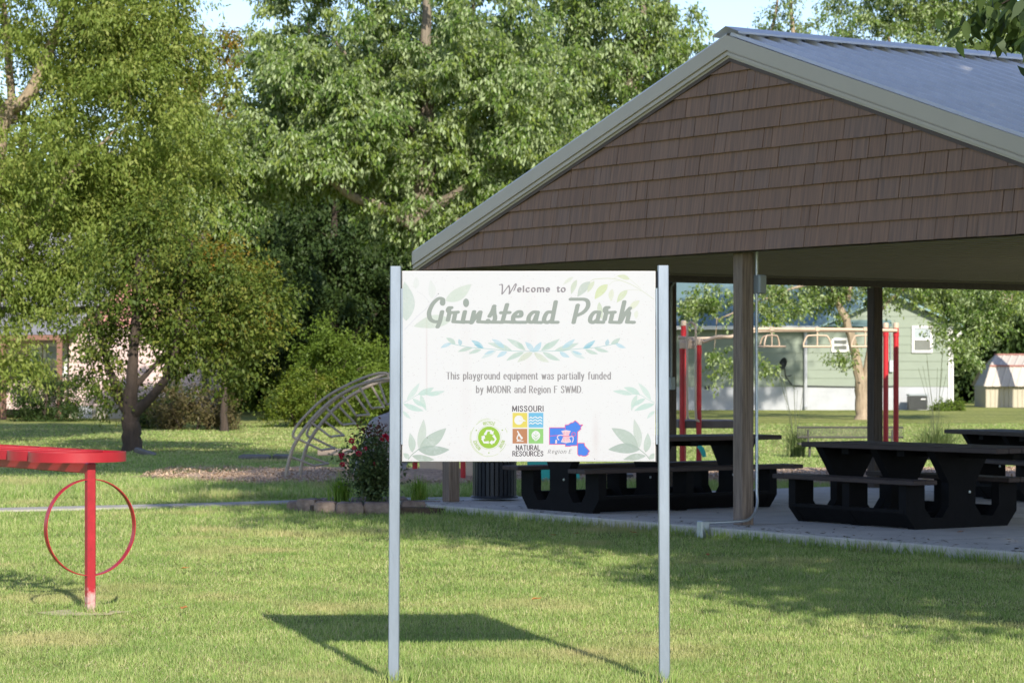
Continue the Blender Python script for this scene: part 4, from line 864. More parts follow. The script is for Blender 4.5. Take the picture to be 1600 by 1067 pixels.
# ---------------------------------------------------------------- houses and shed
def cvx(poly, hull):                                  # clip poly by a convex counter-clockwise hull
    for (ax, az), (bx, bz) in zip(hull, hull[1:]+hull[:1]):
        nx_, nz_ = bz-az, -(bx-ax)
        poly = clip(poly, nx_, nz_, nx_*ax+nz_*az)
        if len(poly) < 3: return []
    return poly
def siding(parent, hull, y, row, m, name='wall', gap=.022, dirx=None):
    mb = MB(); zs = [z for _, z in hull]; xs = [x for x, _ in hull]; z = min(zs)
    while z < max(zs):
        p = cvx([(min(xs), z), (max(xs), z), (max(xs), z+row), (min(xs), z+row)], hull)
        if len(p) >= 3:
            n_ = len(p); f = lambda zz: y-gap*(1-(zz-z)/row*.9)
            mb.add([(a, f(b_), b_) for a, b_ in p]+[(a, y+.05, b_) for a, b_ in p], [tuple(range(n_))]+[(i, (i+1) % n_, (i+1) % n_+n_, i+n_) for i in range(n_)])
        z += row
    return obj(name, mb, m, parent)
M['green'] = mat('green_siding', (.22, .26, .205), .65, var=.04, scale=2)
M['white'] = mat('white_paint', (.74, .73, .71), .6, var=.08, scale=2, bump=.1)
M['found'] = mat('white_foundation', (.39, .405, .43), .8, var=.12, scale=1.5, bump=.2)
M['tealroof'] = mat('teal_metal_roof', (.17, .26, .27), .45, .3, var=.1, scale=1, stretch=(1, .2, 1))
M['glass'] = mat('window_glass', (.1, .12, .13), .08, spec=.8); M['dark'] = mat('dark_metal', (.03, .035, .035), .5)
def window(parent, x0, x1, z0, z1, y, fw=.09, blind=True):
    f = MB(); f.box(x0, x1, y-.05, y, z1-fw, z1); f.box(x0, x1, y-.06, y, z0, z0+fw); f.box(x0, x0+fw, y-.05, y, z0+fw, z1-fw); f.box(x1-fw, x1, y-.05, y, z0+fw, z1-fw); zm_ = (z0+z1)/2; f.box(x0+fw, x1-fw, y-.04, y, zm_-.035, zm_+.035)
    o = obj('window', f, M['white'], parent); p = MB(); p.box(x0+fw, x1-fw, y-.015, y, z0+fw, z1-fw); obj('pane', p, M['glass'], o)
    if not blind: return
    bl = MB(); bl.box(x0+fw, x1-fw, y-.018, y-.0155, zm_+.035, z1-fw-.02); obj('blind', bl, M['box'], o)
hY = 101.; qh = hY/F
hx = lambda px: (px-1258)*qh; hz = lambda py: EYE-(py-YH)*qh
gh = thing('green_house', 'pale green house with teal roof and white foundation beyond the pavilion', 'house', ((1258-800)*qh, hY, 0))
x0, xl, xr = hx(1000), hx(1292), hx(1488); zf, ze_, zp = hz(604), hz(505.5), hz(462); xm = hx(1392)
siding(gh, [(x0, zf), (xr, zf), (xr, ze_-.05), (x0, ze_-.05)], 0, .33, M['green'])
siding(gh, [(xl, ze_-.05), (xr, ze_-.05), (xm, zp)], .006, .33, M['green'], 'gable')
mb = MB(); mb.box(x0, xr, .0, .1, -.3, zf-.004); mb.box(xr-.1, xr, .1, 8, -.3, zf-.004); obj('foundation', mb, M['found'], gh)
mb = MB(); mb.box(xr-.1, xr, .1, 8, zf, ze_-.06); mb.box(x0, x0+.1, .1, 8, -.3, ze_-.06); mb.box(x0, xr, 8, 8.1, -.3, ze_-.06); obj('side_wall', mb, M['green'], gh)
rt = 2.9
mb = MB(); mb.add([(x0-.3, -.4, ze_-.12), (xm, -.4, ze_-.12), (xm, 4.2, ze_+rt), (x0-.3, 4.2, ze_+rt), (x0-.3, 8.6, ze_-.12), (xr+.3, 8.6, ze_-.12), (xr+.3, 4.2, ze_+rt)], [(0, 1, 2, 3), (3, 2, 6, 5, 4)])
sgr = (zp-ze_)/(xr-xm)
for s, xe in ((-1, xl-.35), (1, xr+.35)):
    zz = zp+.1-sgr*abs(xe-xm); mb.add([(xm, -.45, zp+.1), (xe, -.45, zz), (xe, 4.2, zz), (xm, 4.2, zp+.1), (xm, -.45, zp+.02), (xe, -.45, zz-.08), (xe, 4.2, zz-.08), (xm, 4.2, zp+.02)], [(0, 1, 2, 3), (7, 6, 5, 4), (0, 4, 5, 1), (1, 5, 6, 2)])
obj('roof', mb, M['tealroof'], gh)
mb = MB(); mb.box(x0-.2, xl-.4, -.42, -.3, ze_-.24, ze_-.1); obj('gutter', mb, M['white'], gh)
window(gh, hx(1424.5), hx(1456.5), hz(551), hz(509), -.03); window(gh, hx(1299), hx(1326), hz(550), hz(528), -.03, .09, False)
mb = MB(); mb.tube([(hx(1258), -.1, ze_-.2), (hx(1258), -.1, .2), (hx(1258), -.3, .08)], .07, 8); obj('downspout', mb, M['found'], gh, True)
mb = MB(); mb.box(xr-.16, xr+.03, -.06, .05, .05, ze_-.02); obj('corner_board', mb, M['white'], gh)
mb = MB(); mb.tube([(xr-.02, -.1, hz(533)), (xr+.34, -.25, hz(518))], .065, 8); mb.tube([(xr-.02, -.1, hz(533)), (xr-.02, -.1, .1)], .055, 8); obj('downspout', mb, M['white'], gh, True)
mb = MB(); mb.bbox(hx(1389), hx(1395), -.14, -.02, hz(581), hz(563), .01); mb.tube([(hx(1391), -.06, hz(563)), (hx(1391), -.06, hz(520))], .025, 6); obj('meter_box', mb, M['conduit'], gh)
mb = MB(); mb.bbox(hx(1101), hx(1109), -.03, .0, hz(608), hz(603), .003); obj('vent', mb, M['dark'], gh)
mb = MB(); mb.tube([(hx(1238), -.09, hz(602)), (hx(1300), -.07, hz(603.5)), (hx(1340), -.07, hz(604)), (hx(1400), -.07, hz(603))], .018, 5); obj('cable', mb, M['dark'], gh)
dr = MB(); n_ = 18
dc = Vector((hx(1222.5), -.65, hz(569))); dax = Vector((-.85, -.5, .25)).normalized(); du = dax.orthogonal().normalized(); dv = dax.cross(du)
for q, (r_, dd) in enumerate(((.0, .0), (.12, .015), (.25, .06))):
    for k in range(n_): a = 2*math.pi*k/n_; dr.v.append(dc+(du*math.cos(a)+dv*math.sin(a))*r_+dax*dd)
for q in range(2):
    for k in range(n_): dr.f.append((q*n_+k, q*n_+(k+1) % n_, (q+1)*n_+(k+1) % n_, (q+1)*n_+k))
dish = obj('satellite_dish', dr, M['dark'], gh, True)
mb = MB(); mb.tube([dc, (hx(1226), -.35, hz(588)), (hx(1237), -.05, hz(601))], .028, 6); mb.tube([dc+dax*.0, dc+dax*.3-Vector((0, 0, .15))], .015, 6); mb.tube([(hx(1226), -.35, hz(588)), (hx(1236), -.05, hz(586))], .02, 6); obj('mast', mb, M['dark'], dish, True)
ac = G(1407, 638.5); acu = thing('air_conditioner', 'dark air conditioner unit standing by the green house foundation', 'air conditioner', (ac.x, hY-.9, 0))
mb = MB()
for k in range(14): mb.box(-.36, .36, -.34, -.33, .06+k*.036, .082+k*.036)
mb.box(-.34, .34, -.325, .33, .03, .56); obj('grille', mb, M['dark'], acu); mb = MB(); mb.bbox(-.37, .37, -.36, .36, .57, .63, .015); obj('top_cover', mb, M['box'], acu)
mb = MB(); mb.box(.1, .28, -.3435, -.341, .42, .46); obj('nameplate', mb, M['white'], acu)
# metal shed
M['shedroof'] = mat('shed_roof', (.48, .43, .38), .5, .0, var=.05, scale=2); M['shedwall'] = mat('shed_wall', (.42, .38, .29), .6, var=.05, scale=2); M['redtrim'] = mat('rust_trim', (.3, .13, .11), .6)
sY = 108.; qs = sY/F; sx = lambda px: (px-1540)*qs; sz = lambda py: EYE-(py-YH)*qs
sd_ = thing('metal_shed', 'small tan metal shed with white ribbed barn roof at right edge', 'shed', ((1540-800)*qs, sY, 0))
def ribbed(x0, x1, f0, f1, pitch, h_, name, m, sh0=0, sh1=0):
    mb = MB(); xs = []; x = x0
    while x < x1:
        xs += [(x, 0), (x+pitch*.12, 1), (x+pitch*.24, 1), (x+pitch*.36, 0)]; x += pitch
    d = Vector((0, f1[0]-f0[0], f1[1]-f0[1])); nrm = Vector((0, -d.z, d.y)).normalized()*h_
    if nrm.y > 0: nrm = -nrm
    for (yy, zz), sh in ((f0, sh0), (f1, sh1)): mb.v += [(a+sh, yy+nrm.y*b_, zz+nrm.z*b_) for a, b_ in xs]
    n_ = len(xs); mb.f = [(i, i+1, n_+i+1, n_+i) for i in range(n_-1)]; return obj(name, mb, m, sd_)
ze2, zk, zr = sz(603), sz(571.5), sz(554)
ribbed(0, 4.2, (0, -.05), (0, ze2), .19, .022, 'wall', M['shedwall'])
ribbed(-.12, 4.3, (-.22, ze2-.02), (.35, zk), .33, .022, 'roof', M['shedroof'], 0, .36); ribbed(.24, 4.3, (.35, zk+.012), (1.3, zr), .33, .022, 'roof', M['shedroof'], 0, .4)
mb = MB(); mb.box(.22, 4.3, .27, .36, zk-.03, zk+.04); mb.box(.62, 4.3, 1.22, 1.4, zr-.01, zr+.045); obj('trim', mb, M['redtrim'], sd_)
mb = MB(); mb.add([(0, .01, 0), (0, 2.6, 0), (0, 2.6, ze2), (.3, 2.1, zk-.03), (.6, 1.3, zr-.03), (.3, .38, zk-.03), (0, .01, ze2)], [(0, 1, 2, 3, 4, 5, 6)]); obj('end_wall', mb, M['shedwall'], sd_)
mb = MB(); mb.add([(-.1, 2.85, ze2), (4.3, 2.85, ze2), (4.3, 2.2, zk), (.24, 2.2, zk), (4.3, 1.3, zr), (.64, 1.3, zr)], [(0, 1, 2, 3), (3, 2, 4, 5)]); obj('back_roof', mb, M['shedroof'], sd_)
# pink house
M['pink'] = mat('pink_siding', (.6, .45, .42), .7, var=.05, scale=2); M['pinkred'] = mat('red_gable', (.42, .2, .18), .75, var=.15, scale=4); M['greyroof'] = mat('grey_shingle_roof', (.22, .22, .24), .85, var=.2, scale=4, bump=.3); M['brown'] = mat('brown_porch', (.2, .1, .07), .75, var=.15, scale=3); M['block'] = mat('foundation_block', (.42, .38, .3), .9, var=.2, scale=3, bump=.3)
kY = 83.; qk = kY/F; kx = lambda px: (px-150)*qk; kz = lambda py: EYE-(py-YH)*qk
ph = thing('pink_house', 'pale pink house with grey roof and brown porch behind the left trees', 'house', ((150-800)*qk, kY, 0))
za_, zb_, zc_ = kz(634), kz(512), kz(418); xa, xb, xc = kx(108), kx(312), kx(222)
siding(ph, [(xa, za_), (xb, za_), (xb, zb_), (xa, zb_)], 0, .18, M['pink'], gap=.015); siding(ph, [(kx(118), zb_), (kx(318), zb_), (xc, zc_)], .004, .16, M['pinkred'], 'gable', .015)
mb = MB(); mb.box(xa, xb, .02, .12, -.3, za_-.003); obj('foundation', mb, M['block'], ph)
mb = MB(); mb.box(kx(122), kx(144), -.006, .0195, .02, za_-.01); obj('whitewashed_patch', mb, M['found'], ph)
mb = MB(); mb.box(xb-.1, xb, .13, 8, -.3, zb_-.02); mb.box(kx(-160), kx(-160)+.1, .9, 8, -.3, zb_); mb.box(kx(-160), xb, 8, 8.1, -.3, zb_-.02); obj('side_wall', mb, M['pink'], ph)
mb = MB(); sg2 = (zc_-zb_)/(xc-kx(118))
for s, xe in ((-1, kx(110)), (1, kx(328))):
    zz = zc_+.08-sg2*abs(xe-xc); mb.add([(xc, -.35, zc_+.09), (xe, -.35, zz), (xe, 5, zz), (xc, 5, zc_+.09), (xc, -.35, zc_+.0), (xe, -.35, zz-.09), (xe, 5, zz-.09), (xc, 5, zc_)], [(0, 1, 2, 3), (0, 4, 5, 1), (7, 6, 5, 4)])
zq = kz(365)
mb.add([(kx(-170), .7, kz(478)), (kx(200), .7, kz(478)), (kx(190), 4.4, zq+.25), (kx(-170), 4.4, zq+.25), (kx(-170), 8.3, zb_), (xb+.3, 8.3, zb_)], [(0, 1, 2, 3), (3, 2, 5, 4)])
obj('roof', mb, M['greyroof'], ph)
mb = MB(); mb.add([(kx(-170), -1.6, kz(524)), (kx(112), -1.6, kz(524)), (kx(150), .9, kz(488)), (kx(-170), .9, kz(488))], [(0, 1, 2, 3)]); obj('porch_roof', mb, M['greyroof'], ph)
mb = MB(); mb.box(kx(-170), kx(110), -1.58, -1.46, kz(532), kz(524.5)); obj('porch_beam', mb, M['brown'], ph)
for px_ in (106, 20): mb = MB(); mb.box(kx(px_)-.08, kx(px_)+.08, -1.6+.03, -1.42, -.1, kz(532)-.003); obj('porch_post', mb, M['brown'], ph)
siding(ph, [(kx(-160), .3), (xa-.01, .3), (xa-.01, kz(500)), (kx(-160), kz(500))], .7, .18, M['pink'], gap=.015)
window(ph, kx(62), kx(100), kz(588), kz(535), .66, .1); window(ph, kx(40), kx(60), kz(588), kz(540), .66, .1)
# ---------------------------------------------------------------- trees and shrubs
M['bark_grey'] = mat('grey_bark', (.2, .165, .125), .95, var=.35, scale=5, bump=.8, stretch=(3, 3, .6), bscale=9)
M['bark_dark'] = mat('dark_bark', (.05, .036, .027), .95, var=.35, scale=5, bump=.8, stretch=(3, 3, .6), bscale=9)
M['bark_tan'] = mat('tan_bark', (.3, .235, .165), .95, var=.3, scale=5, bump=.7, stretch=(3, 3, .6), bscale=9)
LF = {'maple': ramp_mat('maple_leaf', [(.05, .105, .016), (.09, .16, .025), (.145, .21, .035), (.23, .28, .06)], .32, (.35, .43, .22)),
      'olive': ramp_mat('olive_leaf', [(.1, .155, .028), (.165, .23, .045), (.25, .31, .07), (.33, .345, .11)], .42),
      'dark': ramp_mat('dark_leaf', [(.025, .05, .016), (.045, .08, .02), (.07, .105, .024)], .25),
      'mid': ramp_mat('mid_leaf', [(.075, .12, .015), (.11, .165, .02), (.16, .21, .03), (.21, .19, .035)], .38),
      'lawn_tree': ramp_mat('lawn_tree_leaf', [(.05, .085, .014), (.085, .13, .02), (.14, .175, .03), (.22, .21, .045)], .3),
      'autumn': ramp_mat('autumn_leaf', [(.1, .15, .02), (.15, .18, .025), (.25, .2, .035), (.34, .16, .04)], .35),
      'bright': ramp_mat('bright_leaf', [(.085, .14, .02), (.13, .2, .03), (.19, .26, .05)], .4),
      'brown': ramp_mat('brown_leaf', [(.1, .075, .04), (.13, .11, .045), (.1, .12, .035)], .25)}
def tree(name, label, cat, base, stems, blobs, leaf, ln, m, bark, seed, cr=.55, droop=.3, group=None, flat=.6, wr=.5, twig=.5):
    """stems: [(x,y,z,r)...] polylines from the base; blobs: (cx,cy,cz,rx,ry,rz,clusters), all relative to the base"""
    rg = np.random.default_rng(seed); root = thing(name, label, cat, base, 0, group)
    bk = MB(); cand = []
    for st in stems:
        pts = smooth([p[:3] for p in st], 5); rr = np.interp(np.linspace(0, 1, len(pts)), np.linspace(0, 1, len(st)), [p[3] for p in st])
        if st[0][2] <= 0: rr[0] *= 1.35; pts[0] = Vector((*pts[0][:2], -.1))
        pts = [p+Vector(rg.normal(0, .07, 3)*r) for p, r in zip(pts, rr)]
        bk.tube(pts, list(rr), 9); cand += [(*p, r) for p, r in zip(pts, rr)]
    cand = [c for c in cand if c[2] > .15*max(s[-1][2] for s in stems)] or cand
    cls = []
    for (cx, cy, cz, rx, ry, rz, n) in blobs:
        d = rg.normal(0, 1, (n, 3)); d /= np.linalg.norm(d, axis=1, keepdims=True); q = rg.random(n)**.42
        bump = 1+.22*np.sin(d[:, 0]*5+seed)*np.sin(d[:, 1]*4+1)*np.sin(d[:, 2]*5+2)
        cls.append(np.array([cx, cy, cz])+d*(q*bump)[:, None]*np.array([rx, ry, rz]))
    cls = np.concatenate(cls); cA = np.array(cand)
    order = np.argsort([np.min(np.linalg.norm(cA[:, :3]-c, axis=1)) for c in cls]); nodes = cA.copy()
    for i in order:
        c = cls[i]; dv = nodes[:, :3]-c; ds = np.linalg.norm(dv, axis=1)+1.2*np.maximum(dv[:, 2]+.15, 0); j = np.argmin(ds); s = nodes[j]; L_ = np.linalg.norm(s[:3]-c)
        r0 = min(s[3]*.75, .012+.011*L_); mid = (s[:3]+c)/2+np.array([0, 0, .12*L_])+rg.normal(0, .07*L_, 3); pts = []
        for k in range(5): t = k/4; pts.append((1-t)**2*s[:3]+2*t*(1-t)*mid+t*t*c)
        rr = [r0*(1-.7*k/4) for k in range(5)]; bk.tube(pts, rr, 5, caps=False)
        nodes = np.vstack([nodes]+[np.array([[*pts[k], rr[k]]]) for k in (2, 3, 4)])
    obj('trunk', bk, bark, root, True)
    per = max(1, leaf//len(cls)); n = per*len(cls); ci = np.repeat(np.arange(len(cls)), per); sz = cr*rg.uniform(.65, 1.3, len(cls))[ci]
    # leaves sit along a few twigs of each cluster
    ntw = 7; tw = rg.normal(0, 1, (len(cls), ntw, 3))*(1, 1, flat); tw[..., 2] -= droop*.5; tw /= np.linalg.norm(tw, axis=2, keepdims=True)
    ti = rg.integers(0, ntw, n); td = tw[ci, ti]; t = rg.random(n)**.7
    pos = cls[ci]+td*(t*sz*1.5)[:, None]+rg.normal(0, 1, (n, 3))*(sz*.2)[:, None]; pos[:, 2] -= droop*(t*sz)**2*.5; pos[:, 2] = np.maximum(pos[:, 2], .05)
    ax = td*.7+rg.normal(0, .75, (n, 3)); ax[:, 2] -= droop*1.3
    nr = rg.normal(0, .55, (n, 3)); nr[:, 2] += .9
    L_ = ln*rg.uniform(.6, 1.25, n)
    ctint = rg.random(len(cls))[ci]
    fastmesh('crown', leafset(pos, ax, nr, L_, L_*wr*rg.uniform(.8, 1.2, n)), 4, m, root, np.clip(.45*ctint+.55*rg.random(n), 0, 1))
    return root
def B(px, py, Y, b):                                  # picture position -> offset from the tree's base
    p = P(px, py, Y); return (p.x-b[0], p.y-b[1], p.z)
def base(px, Y): p = P(px, 0, Y); return (p.x, p.y, 0)
# T1 big ash-like tree at the left edge
b = base(-45, 56); q = lambda px, py, dy=0: B(px, py, 56+dy, b)
tree('ash_tree', 'large olive green tree with bare pale limbs at the left edge', 'tree', b,
     [[(0, 0, 0, .3), (.2, 0, 2.5, .26), (*q(0, 205), .2), (*q(45, 150), .15), (*q(100, 20), .1), (*q(120, -60), .05)], [(.2, 0, 2.4, .12), (*q(30, 400, -.5), .08), (*q(68, 340, -1), .07), (*q(110, 270, -1.2), .05), (*q(170, 215, -1.5), .03)], [(*q(20, 190), .1), (*q(10, 60, 1), .08), (*q(0, -40, 1), .04)], [(*q(30, 330), .07), (*q(70, 300, -.5), .05), (*q(120, 270, -.5), .03)]],
     [(*q(90, 130), 3.2, 3, 3.6, 170), (*q(230, 200, 1), 1.9, 2, 2.4, 75), (*q(50, 330, -.5), 2.3, 2, 1.5, 60), (*q(210, 330, .5), 1.3, 1.3, 1., 26), (*q(15, 500, -1), 1.3, 1.4, 1.6, 26), (*q(60, 430, -.5), 1.7, 1.4, .7, 22), (*q(110, 395, -.3), 1., 1., .5, 10), (*q(200, 60, 1), 1.9, 2, 1.8, 50), (*q(30, -20), 3.2, 3, 2, 60)], 120000, .12, LF['olive'], M['bark_tan'], 31, .5, .6, wr=.4)
# T2 small dark multi-stem tree on the lawn
b = base(205, 49.6); q = lambda px, py, dy=0: B(px, py, 49.6+dy, b)
tree('park_tree', 'dark leafy tree with a short forking trunk on the left lawn', 'tree', b,
     [[(0, 0, 0, .205), (0, 0, .45, .18), (*q(203, 645), .17), (*q(208, 560), .1), (*q(215, 440), .08), (*q(220, 340), .04)], [(*q(205, 650), .12), (*q(245, 610, -.3), .085), (*q(272, 560, -.3), .07), (*q(280, 470), .06), (*q(300, 380), .03)], [(*q(203, 648), .13), (*q(185, 615, .2), .09), (*q(165, 560, .3), .06), (*q(150, 480), .03)], [(*q(215, 600), .06), (*q(255, 560), .04), (*q(300, 545), .02)], [(*q(275, 590), .06), (*q(320, 570), .04), (*q(370, 560), .02)]],
     [(*q(255, 410), 1., 1., .8, 24), (*q(330, 445), .95, 1., .8, 22), (*q(205, 470, .2), .75, .8, .8, 16), (*q(290, 535), 1.05, 1, .45, 16), (*q(365, 520), .85, .9, .65, 18), (*q(160, 550, .2), .4, .5, .6, 8), (*q(405, 465), .55, .7, .6, 9), (*q(235, 345, .3), .8, .8, .7, 14), (*q(180, 400, .2), .45, .5, .5, 6), (*q(385, 590, -.2), .4, .5, .25, 5), (*q(175, 600, .2), .25, .4, .3, 5), (*q(250, 490, .4), .5, .5, .4, 9), (*q(150, 480, .2), .3, .4, .4, 5)], 31000, .1, LF['lawn_tree'], M['bark_dark'], 32, .4, .5)
# T3 the silver maples in the middle
b = base(668, 72); q = lambda px, py, dy=0: B(px, py, 72+dy, b)
tree('silver_maple', 'tall silver maple with pale leaf undersides behind the sign', 'tree', b,
     [[(0, 0, 0, .5), (0, 0, 2.5, .42), (*q(660, 330), .34), (*q(668, 240), .26), (*q(665, 90), .17), (*q(670, -60), .08)], [(*q(660, 360), .25), (*q(610, 330, -.6), .18), (*q(540, 300, -1.5), .12), (*q(470, 230, -2), .06)], [(*q(665, 330), .2), (*q(720, 300, -.5), .14), (*q(790, 230, -1), .1), (*q(850, 120), .05)], [(*q(668, 240), .16), (*q(590, 150), .1), (*q(520, 60), .05)], [(*q(660, 400), .16), (*q(700, 350, -1), .12), (*q(760, 350, -2), .06)]],
     [(*q(660, 90), 4.4, 3.6, 3.6, 165), (*q(500, 190, -1), 2.6, 2.6, 2.2, 78), (*q(830, 210, -.5), 3, 2.8, 2.6, 92), (*q(690, 300, 0), 2.8, 2.6, 1.8, 46), (*q(500, 60), 2.2, 2.2, 2.2, 60), (*q(790, 350, -1), 1.9, 1.6, 1.3, 45), (*q(480, 240, -3), 1.1, 1, .8, 16), (*q(560, 205, -3), 1.2, 1, .9, 18)], 150000, .165, LF['maple'], M['bark_grey'], 33, .42, .9, flat=.45, wr=.42)
b = base(985, 78); q = lambda px, py, dy=0: B(px, py, 78+dy, b)
tree('silver_maple', 'silver maple whose crown shows just left of the pavilion roof peak', 'tree', b,
     [[(0, 0, 0, .4), (0, 0, 3, .34), (*q(980, 180), .25), (*q(1000, 60), .16), (*q(1010, -50), .06)], [(*q(980, 250), .2), (*q(920, 150), .14), (*q(890, 30), .06)], [(*q(985, 150), .14), (*q(1035, 40), .1), (*q(1050, -40), .04)]],
     [(*q(950, 120), 2.5, 2.4, 3., 110), (*q(920, 0), 2.5, 2.4, 2., 75), (*q(1030, 60), 1.7, 1.7, 2.2, 40), (*q(960, 300), 2.2, 2, 1.8, 50), (*q(1070, 150, -1), 1., 1., 1.6, 14)], 60000, .165, LF['maple'], M['bark_grey'], 34, .42, .9, flat=.45, wr=.42)
# T4, T5, T6 further back on the left
b = base(318, 84); q = lambda px, py, dy=0: B(px, py, 84+dy, b)
tree('slender_tree', 'thin sparse tree with orange tinted leaves against the sky', 'tree', b, [[(0, 0, 0, .2), (0, 0, 4, .16), (*q(310, 200), .1), (*q(318, 40), .04)], [(*q(312, 230), .07), (*q(350, 150), .05), (*q(365, 60), .02)], [(*q(312, 200), .06), (*q(280, 110), .04), (*q(262, 40), .02)]],
     [(*q(275, 90), .8, .9, 1.5, 18), (*q(345, 110), 1., 1., 1.6, 24), (*q(330, 210), 1.5, 1.4, 1.2, 16)], 8500, .14, LF['autumn'], M['bark_grey'], 35, .42, .4)
b = base(268, 70); q = lambda px, py, dy=0: B(px, py, 70+dy, b)
tree('silver_maple', 'silver leaved maple with a pale straight trunk above the dark lawn tree', 'tree', b, [[(0, 0, 0, .2), (0, 0, 2.5, .17), (*q(267, 380), .14), (*q(272, 310), .1), (*q(300, 220), .05)], [(*q(270, 330), .08), (*q(320, 280), .05), (*q(370, 230), .02)]],
     [(*q(310, 235), 1.6, 1.5, 1.3, 46), (*q(375, 265), 1.2, 1.2, 1.4, 34), (*q(255, 290), 1.2, 1.2, .9, 22), (*q(330, 320), 1.2, 1.2, .7, 18)], 26000, .16, LF['maple'], M['bark_tan'], 36, .4, .8, flat=.45, wr=.42)
b = base(350, 66); q = lambda px, py, dy=0: B(px, py, 66+dy, b)
tree('small_tree', 'yellow green young tree just right of the dark lawn tree', 'tree', b, [[(0, 0, 0, .1), (0, 0, 1.2, .08), (*q(350, 450), .05), (*q(352, 380), .02)]],
     [(*q(345, 420), 1.4, 1.2, 1.1, 36), (*q(385, 500), 1.2, 1.1, 1.0, 26), (*q(300, 400), .8, .8, .7, 14)], 17000, .1, LF['autumn'], M['bark_dark'], 37, .4, .4)
b = base(520, 90); q = lambda px, py, dy=0: B(px, py, 90+dy, b)
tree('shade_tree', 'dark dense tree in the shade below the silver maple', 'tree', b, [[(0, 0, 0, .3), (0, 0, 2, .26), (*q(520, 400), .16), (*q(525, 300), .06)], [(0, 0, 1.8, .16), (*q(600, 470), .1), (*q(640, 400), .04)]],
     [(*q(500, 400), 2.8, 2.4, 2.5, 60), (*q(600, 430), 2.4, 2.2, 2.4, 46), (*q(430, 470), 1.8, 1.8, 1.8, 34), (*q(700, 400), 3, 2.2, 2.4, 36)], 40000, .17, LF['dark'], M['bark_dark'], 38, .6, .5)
def shrub(name, label, px, py, Y, rx, rz, n, cl, m, seed, ln=.1, cr=.35, h=None):
    b = base(px, Y); h = h or rz
    return tree(name, label, 'shrub', b, [[(rx*.3*math.cos(a), rx*.3*math.sin(a), 0, .03), (rx*.55*math.cos(a), rx*.55*math.sin(a), h, .02)] for a in (0, 1.3, 2.6, 3.9, 5.2)], [(0, 0, h*1.0, rx, rx*.8, rz, cl), (rx*.2, 0, h*.45, rx*1.05, rx*.8, h*.45, cl//2)], n, ln, m, M['bark_dark'], seed, cr, .2)
shrub('leafy_shrub', 'bright green leafy shrub at the lawn edge left of the sign', 522, 0, 72, 1.2, 1.35, 20000, 50, LF['bright'], 41, .1, .36, 1.6)
shrub('leafy_shrub', 'rounded grey green shrub below the bright leafy shrub', 478, 0, 70.5, 1.2, .7, 14000, 40, LF['mid'], 42, .085, .3, .85)
shrub('leafy_shrub', 'green shrub half hidden behind the left sign post', 612, 0, 74, 1.2, 1.1, 13000, 36, LF['bright'], 43, .11, .4, 1.4)
shrub('brown_shrub', 'low brownish shrub right of the dark lawn tree trunk', 300, 0, 67.5, 1.2, .55, 10000, 34, LF['brown'], 44, .075, .28, .6)
shrub('leafy_shrub', 'dark green low shrub directly behind the lawn tree trunk', 248, 0, 69, .9, .5, 6500, 22, LF['dark'], 45, .09, .28, .65)
shrub('leafy_shrub', 'dark shrub in front of the pink house porch', 62, 0, 79, 1.45, .85, 14000, 44, LF['dark'], 46, .085, .32, 1.05)
shrub('leafy_shrub', 'small weedy plant at the corner of the green house', 1478, 0, 99, .75, .16, 2200, 12, LF['bright'], 47, .09, .2, .2)
# T12 V-trunk tree before the green house, its crown rising over the roof
b = base(1348, 81.5); q = lambda px, py, dy=0: B(px, py, 81.5+dy, b)
tree('yard_tree', 'tan forked tree standing in front of the green house', 'tree', b,
     [[(0, 0, 0, .24), (*q(1346, 610), .2), (*q(1338, 560), .15), (*q(1322, 500), .125), (*q(1302, 450), .1), (*q(1270, 300), .085), (*q(1240, 60), .07), (*q(1235, -20), .03)], [(*q(1348, 615), .16), (*q(1360, 545), .12), (*q(1362, 480), .1), (*q(1376, 420), .09), (*q(1390, 250), .08), (*q(1390, 60), .05)], [(*q(1325, 470), .09), (*q(1325, 380), .08), (*q(1210, 120), .07), (*q(1215, 0), .04)], [(*q(1365, 500), .06), (*q(1390, 470), .045), (*q(1440, 430), .03)], [(*q(1310, 440), .06), (*q(1240, 450, -1), .04), (*q(1120, 500, -2), .02)], [(*q(1400, 300), .08), (*q(1500, 400, -1), .05), (*q(1580, 470, -2), .02)]],
     [(*q(1110, 480, -2), .9, 1, .75, 14), (*q(1120, 570, -2.5), .45, .5, .35, 5), (*q(1205, 470, -1), 1.1, 1.1, .6, 18), (*q(1196, 566, -2.5), .16, .3, .25, 2), (*q(1285, 455), 1.1, 1.1, .8, 22), (*q(1370, 450, 1), 1., 1., .55, 14), (*q(1450, 445, -1), 1.0, 1, .5, 18), (*q(1535, 475, -1.5), 1.2, 1.2, .95, 34), (*q(1590, 440, -1), 1.4, 1.2, 1., 20), (*q(1505, 545, -2), .55, .6, .45, 8), (*q(1464, 500, -1.5), .25, .3, .6, 5), (*q(1320, 560, -.5), .25, .3, .3, 3),
      (*q(1210, 40), 2.1, 2, 1.4, 22), (*q(1350, 50), 1.9, 2, 1.5, 34), (*q(1450, 110), 1.6, 1.6, 1., 24), (*q(1310, 300), 4.5, 3.5, 3, 50), (*q(1320, 110), 2.6, 2, .8, 20), (*q(1420, -50), 3.4, 2.8, 1.9, 90), (*q(1490, 25, 1), 3., 2.4, 1.7, 90), (*q(1555, -70, 1), 3.6, 2.6, 1.9, 120)], 90000, .13, LF['maple'], M['bark_tan'], 51, .36, .6, flat=.5)
b = base(1640, 104); q = lambda px, py, dy=0: B(px, py, 104+dy, b)
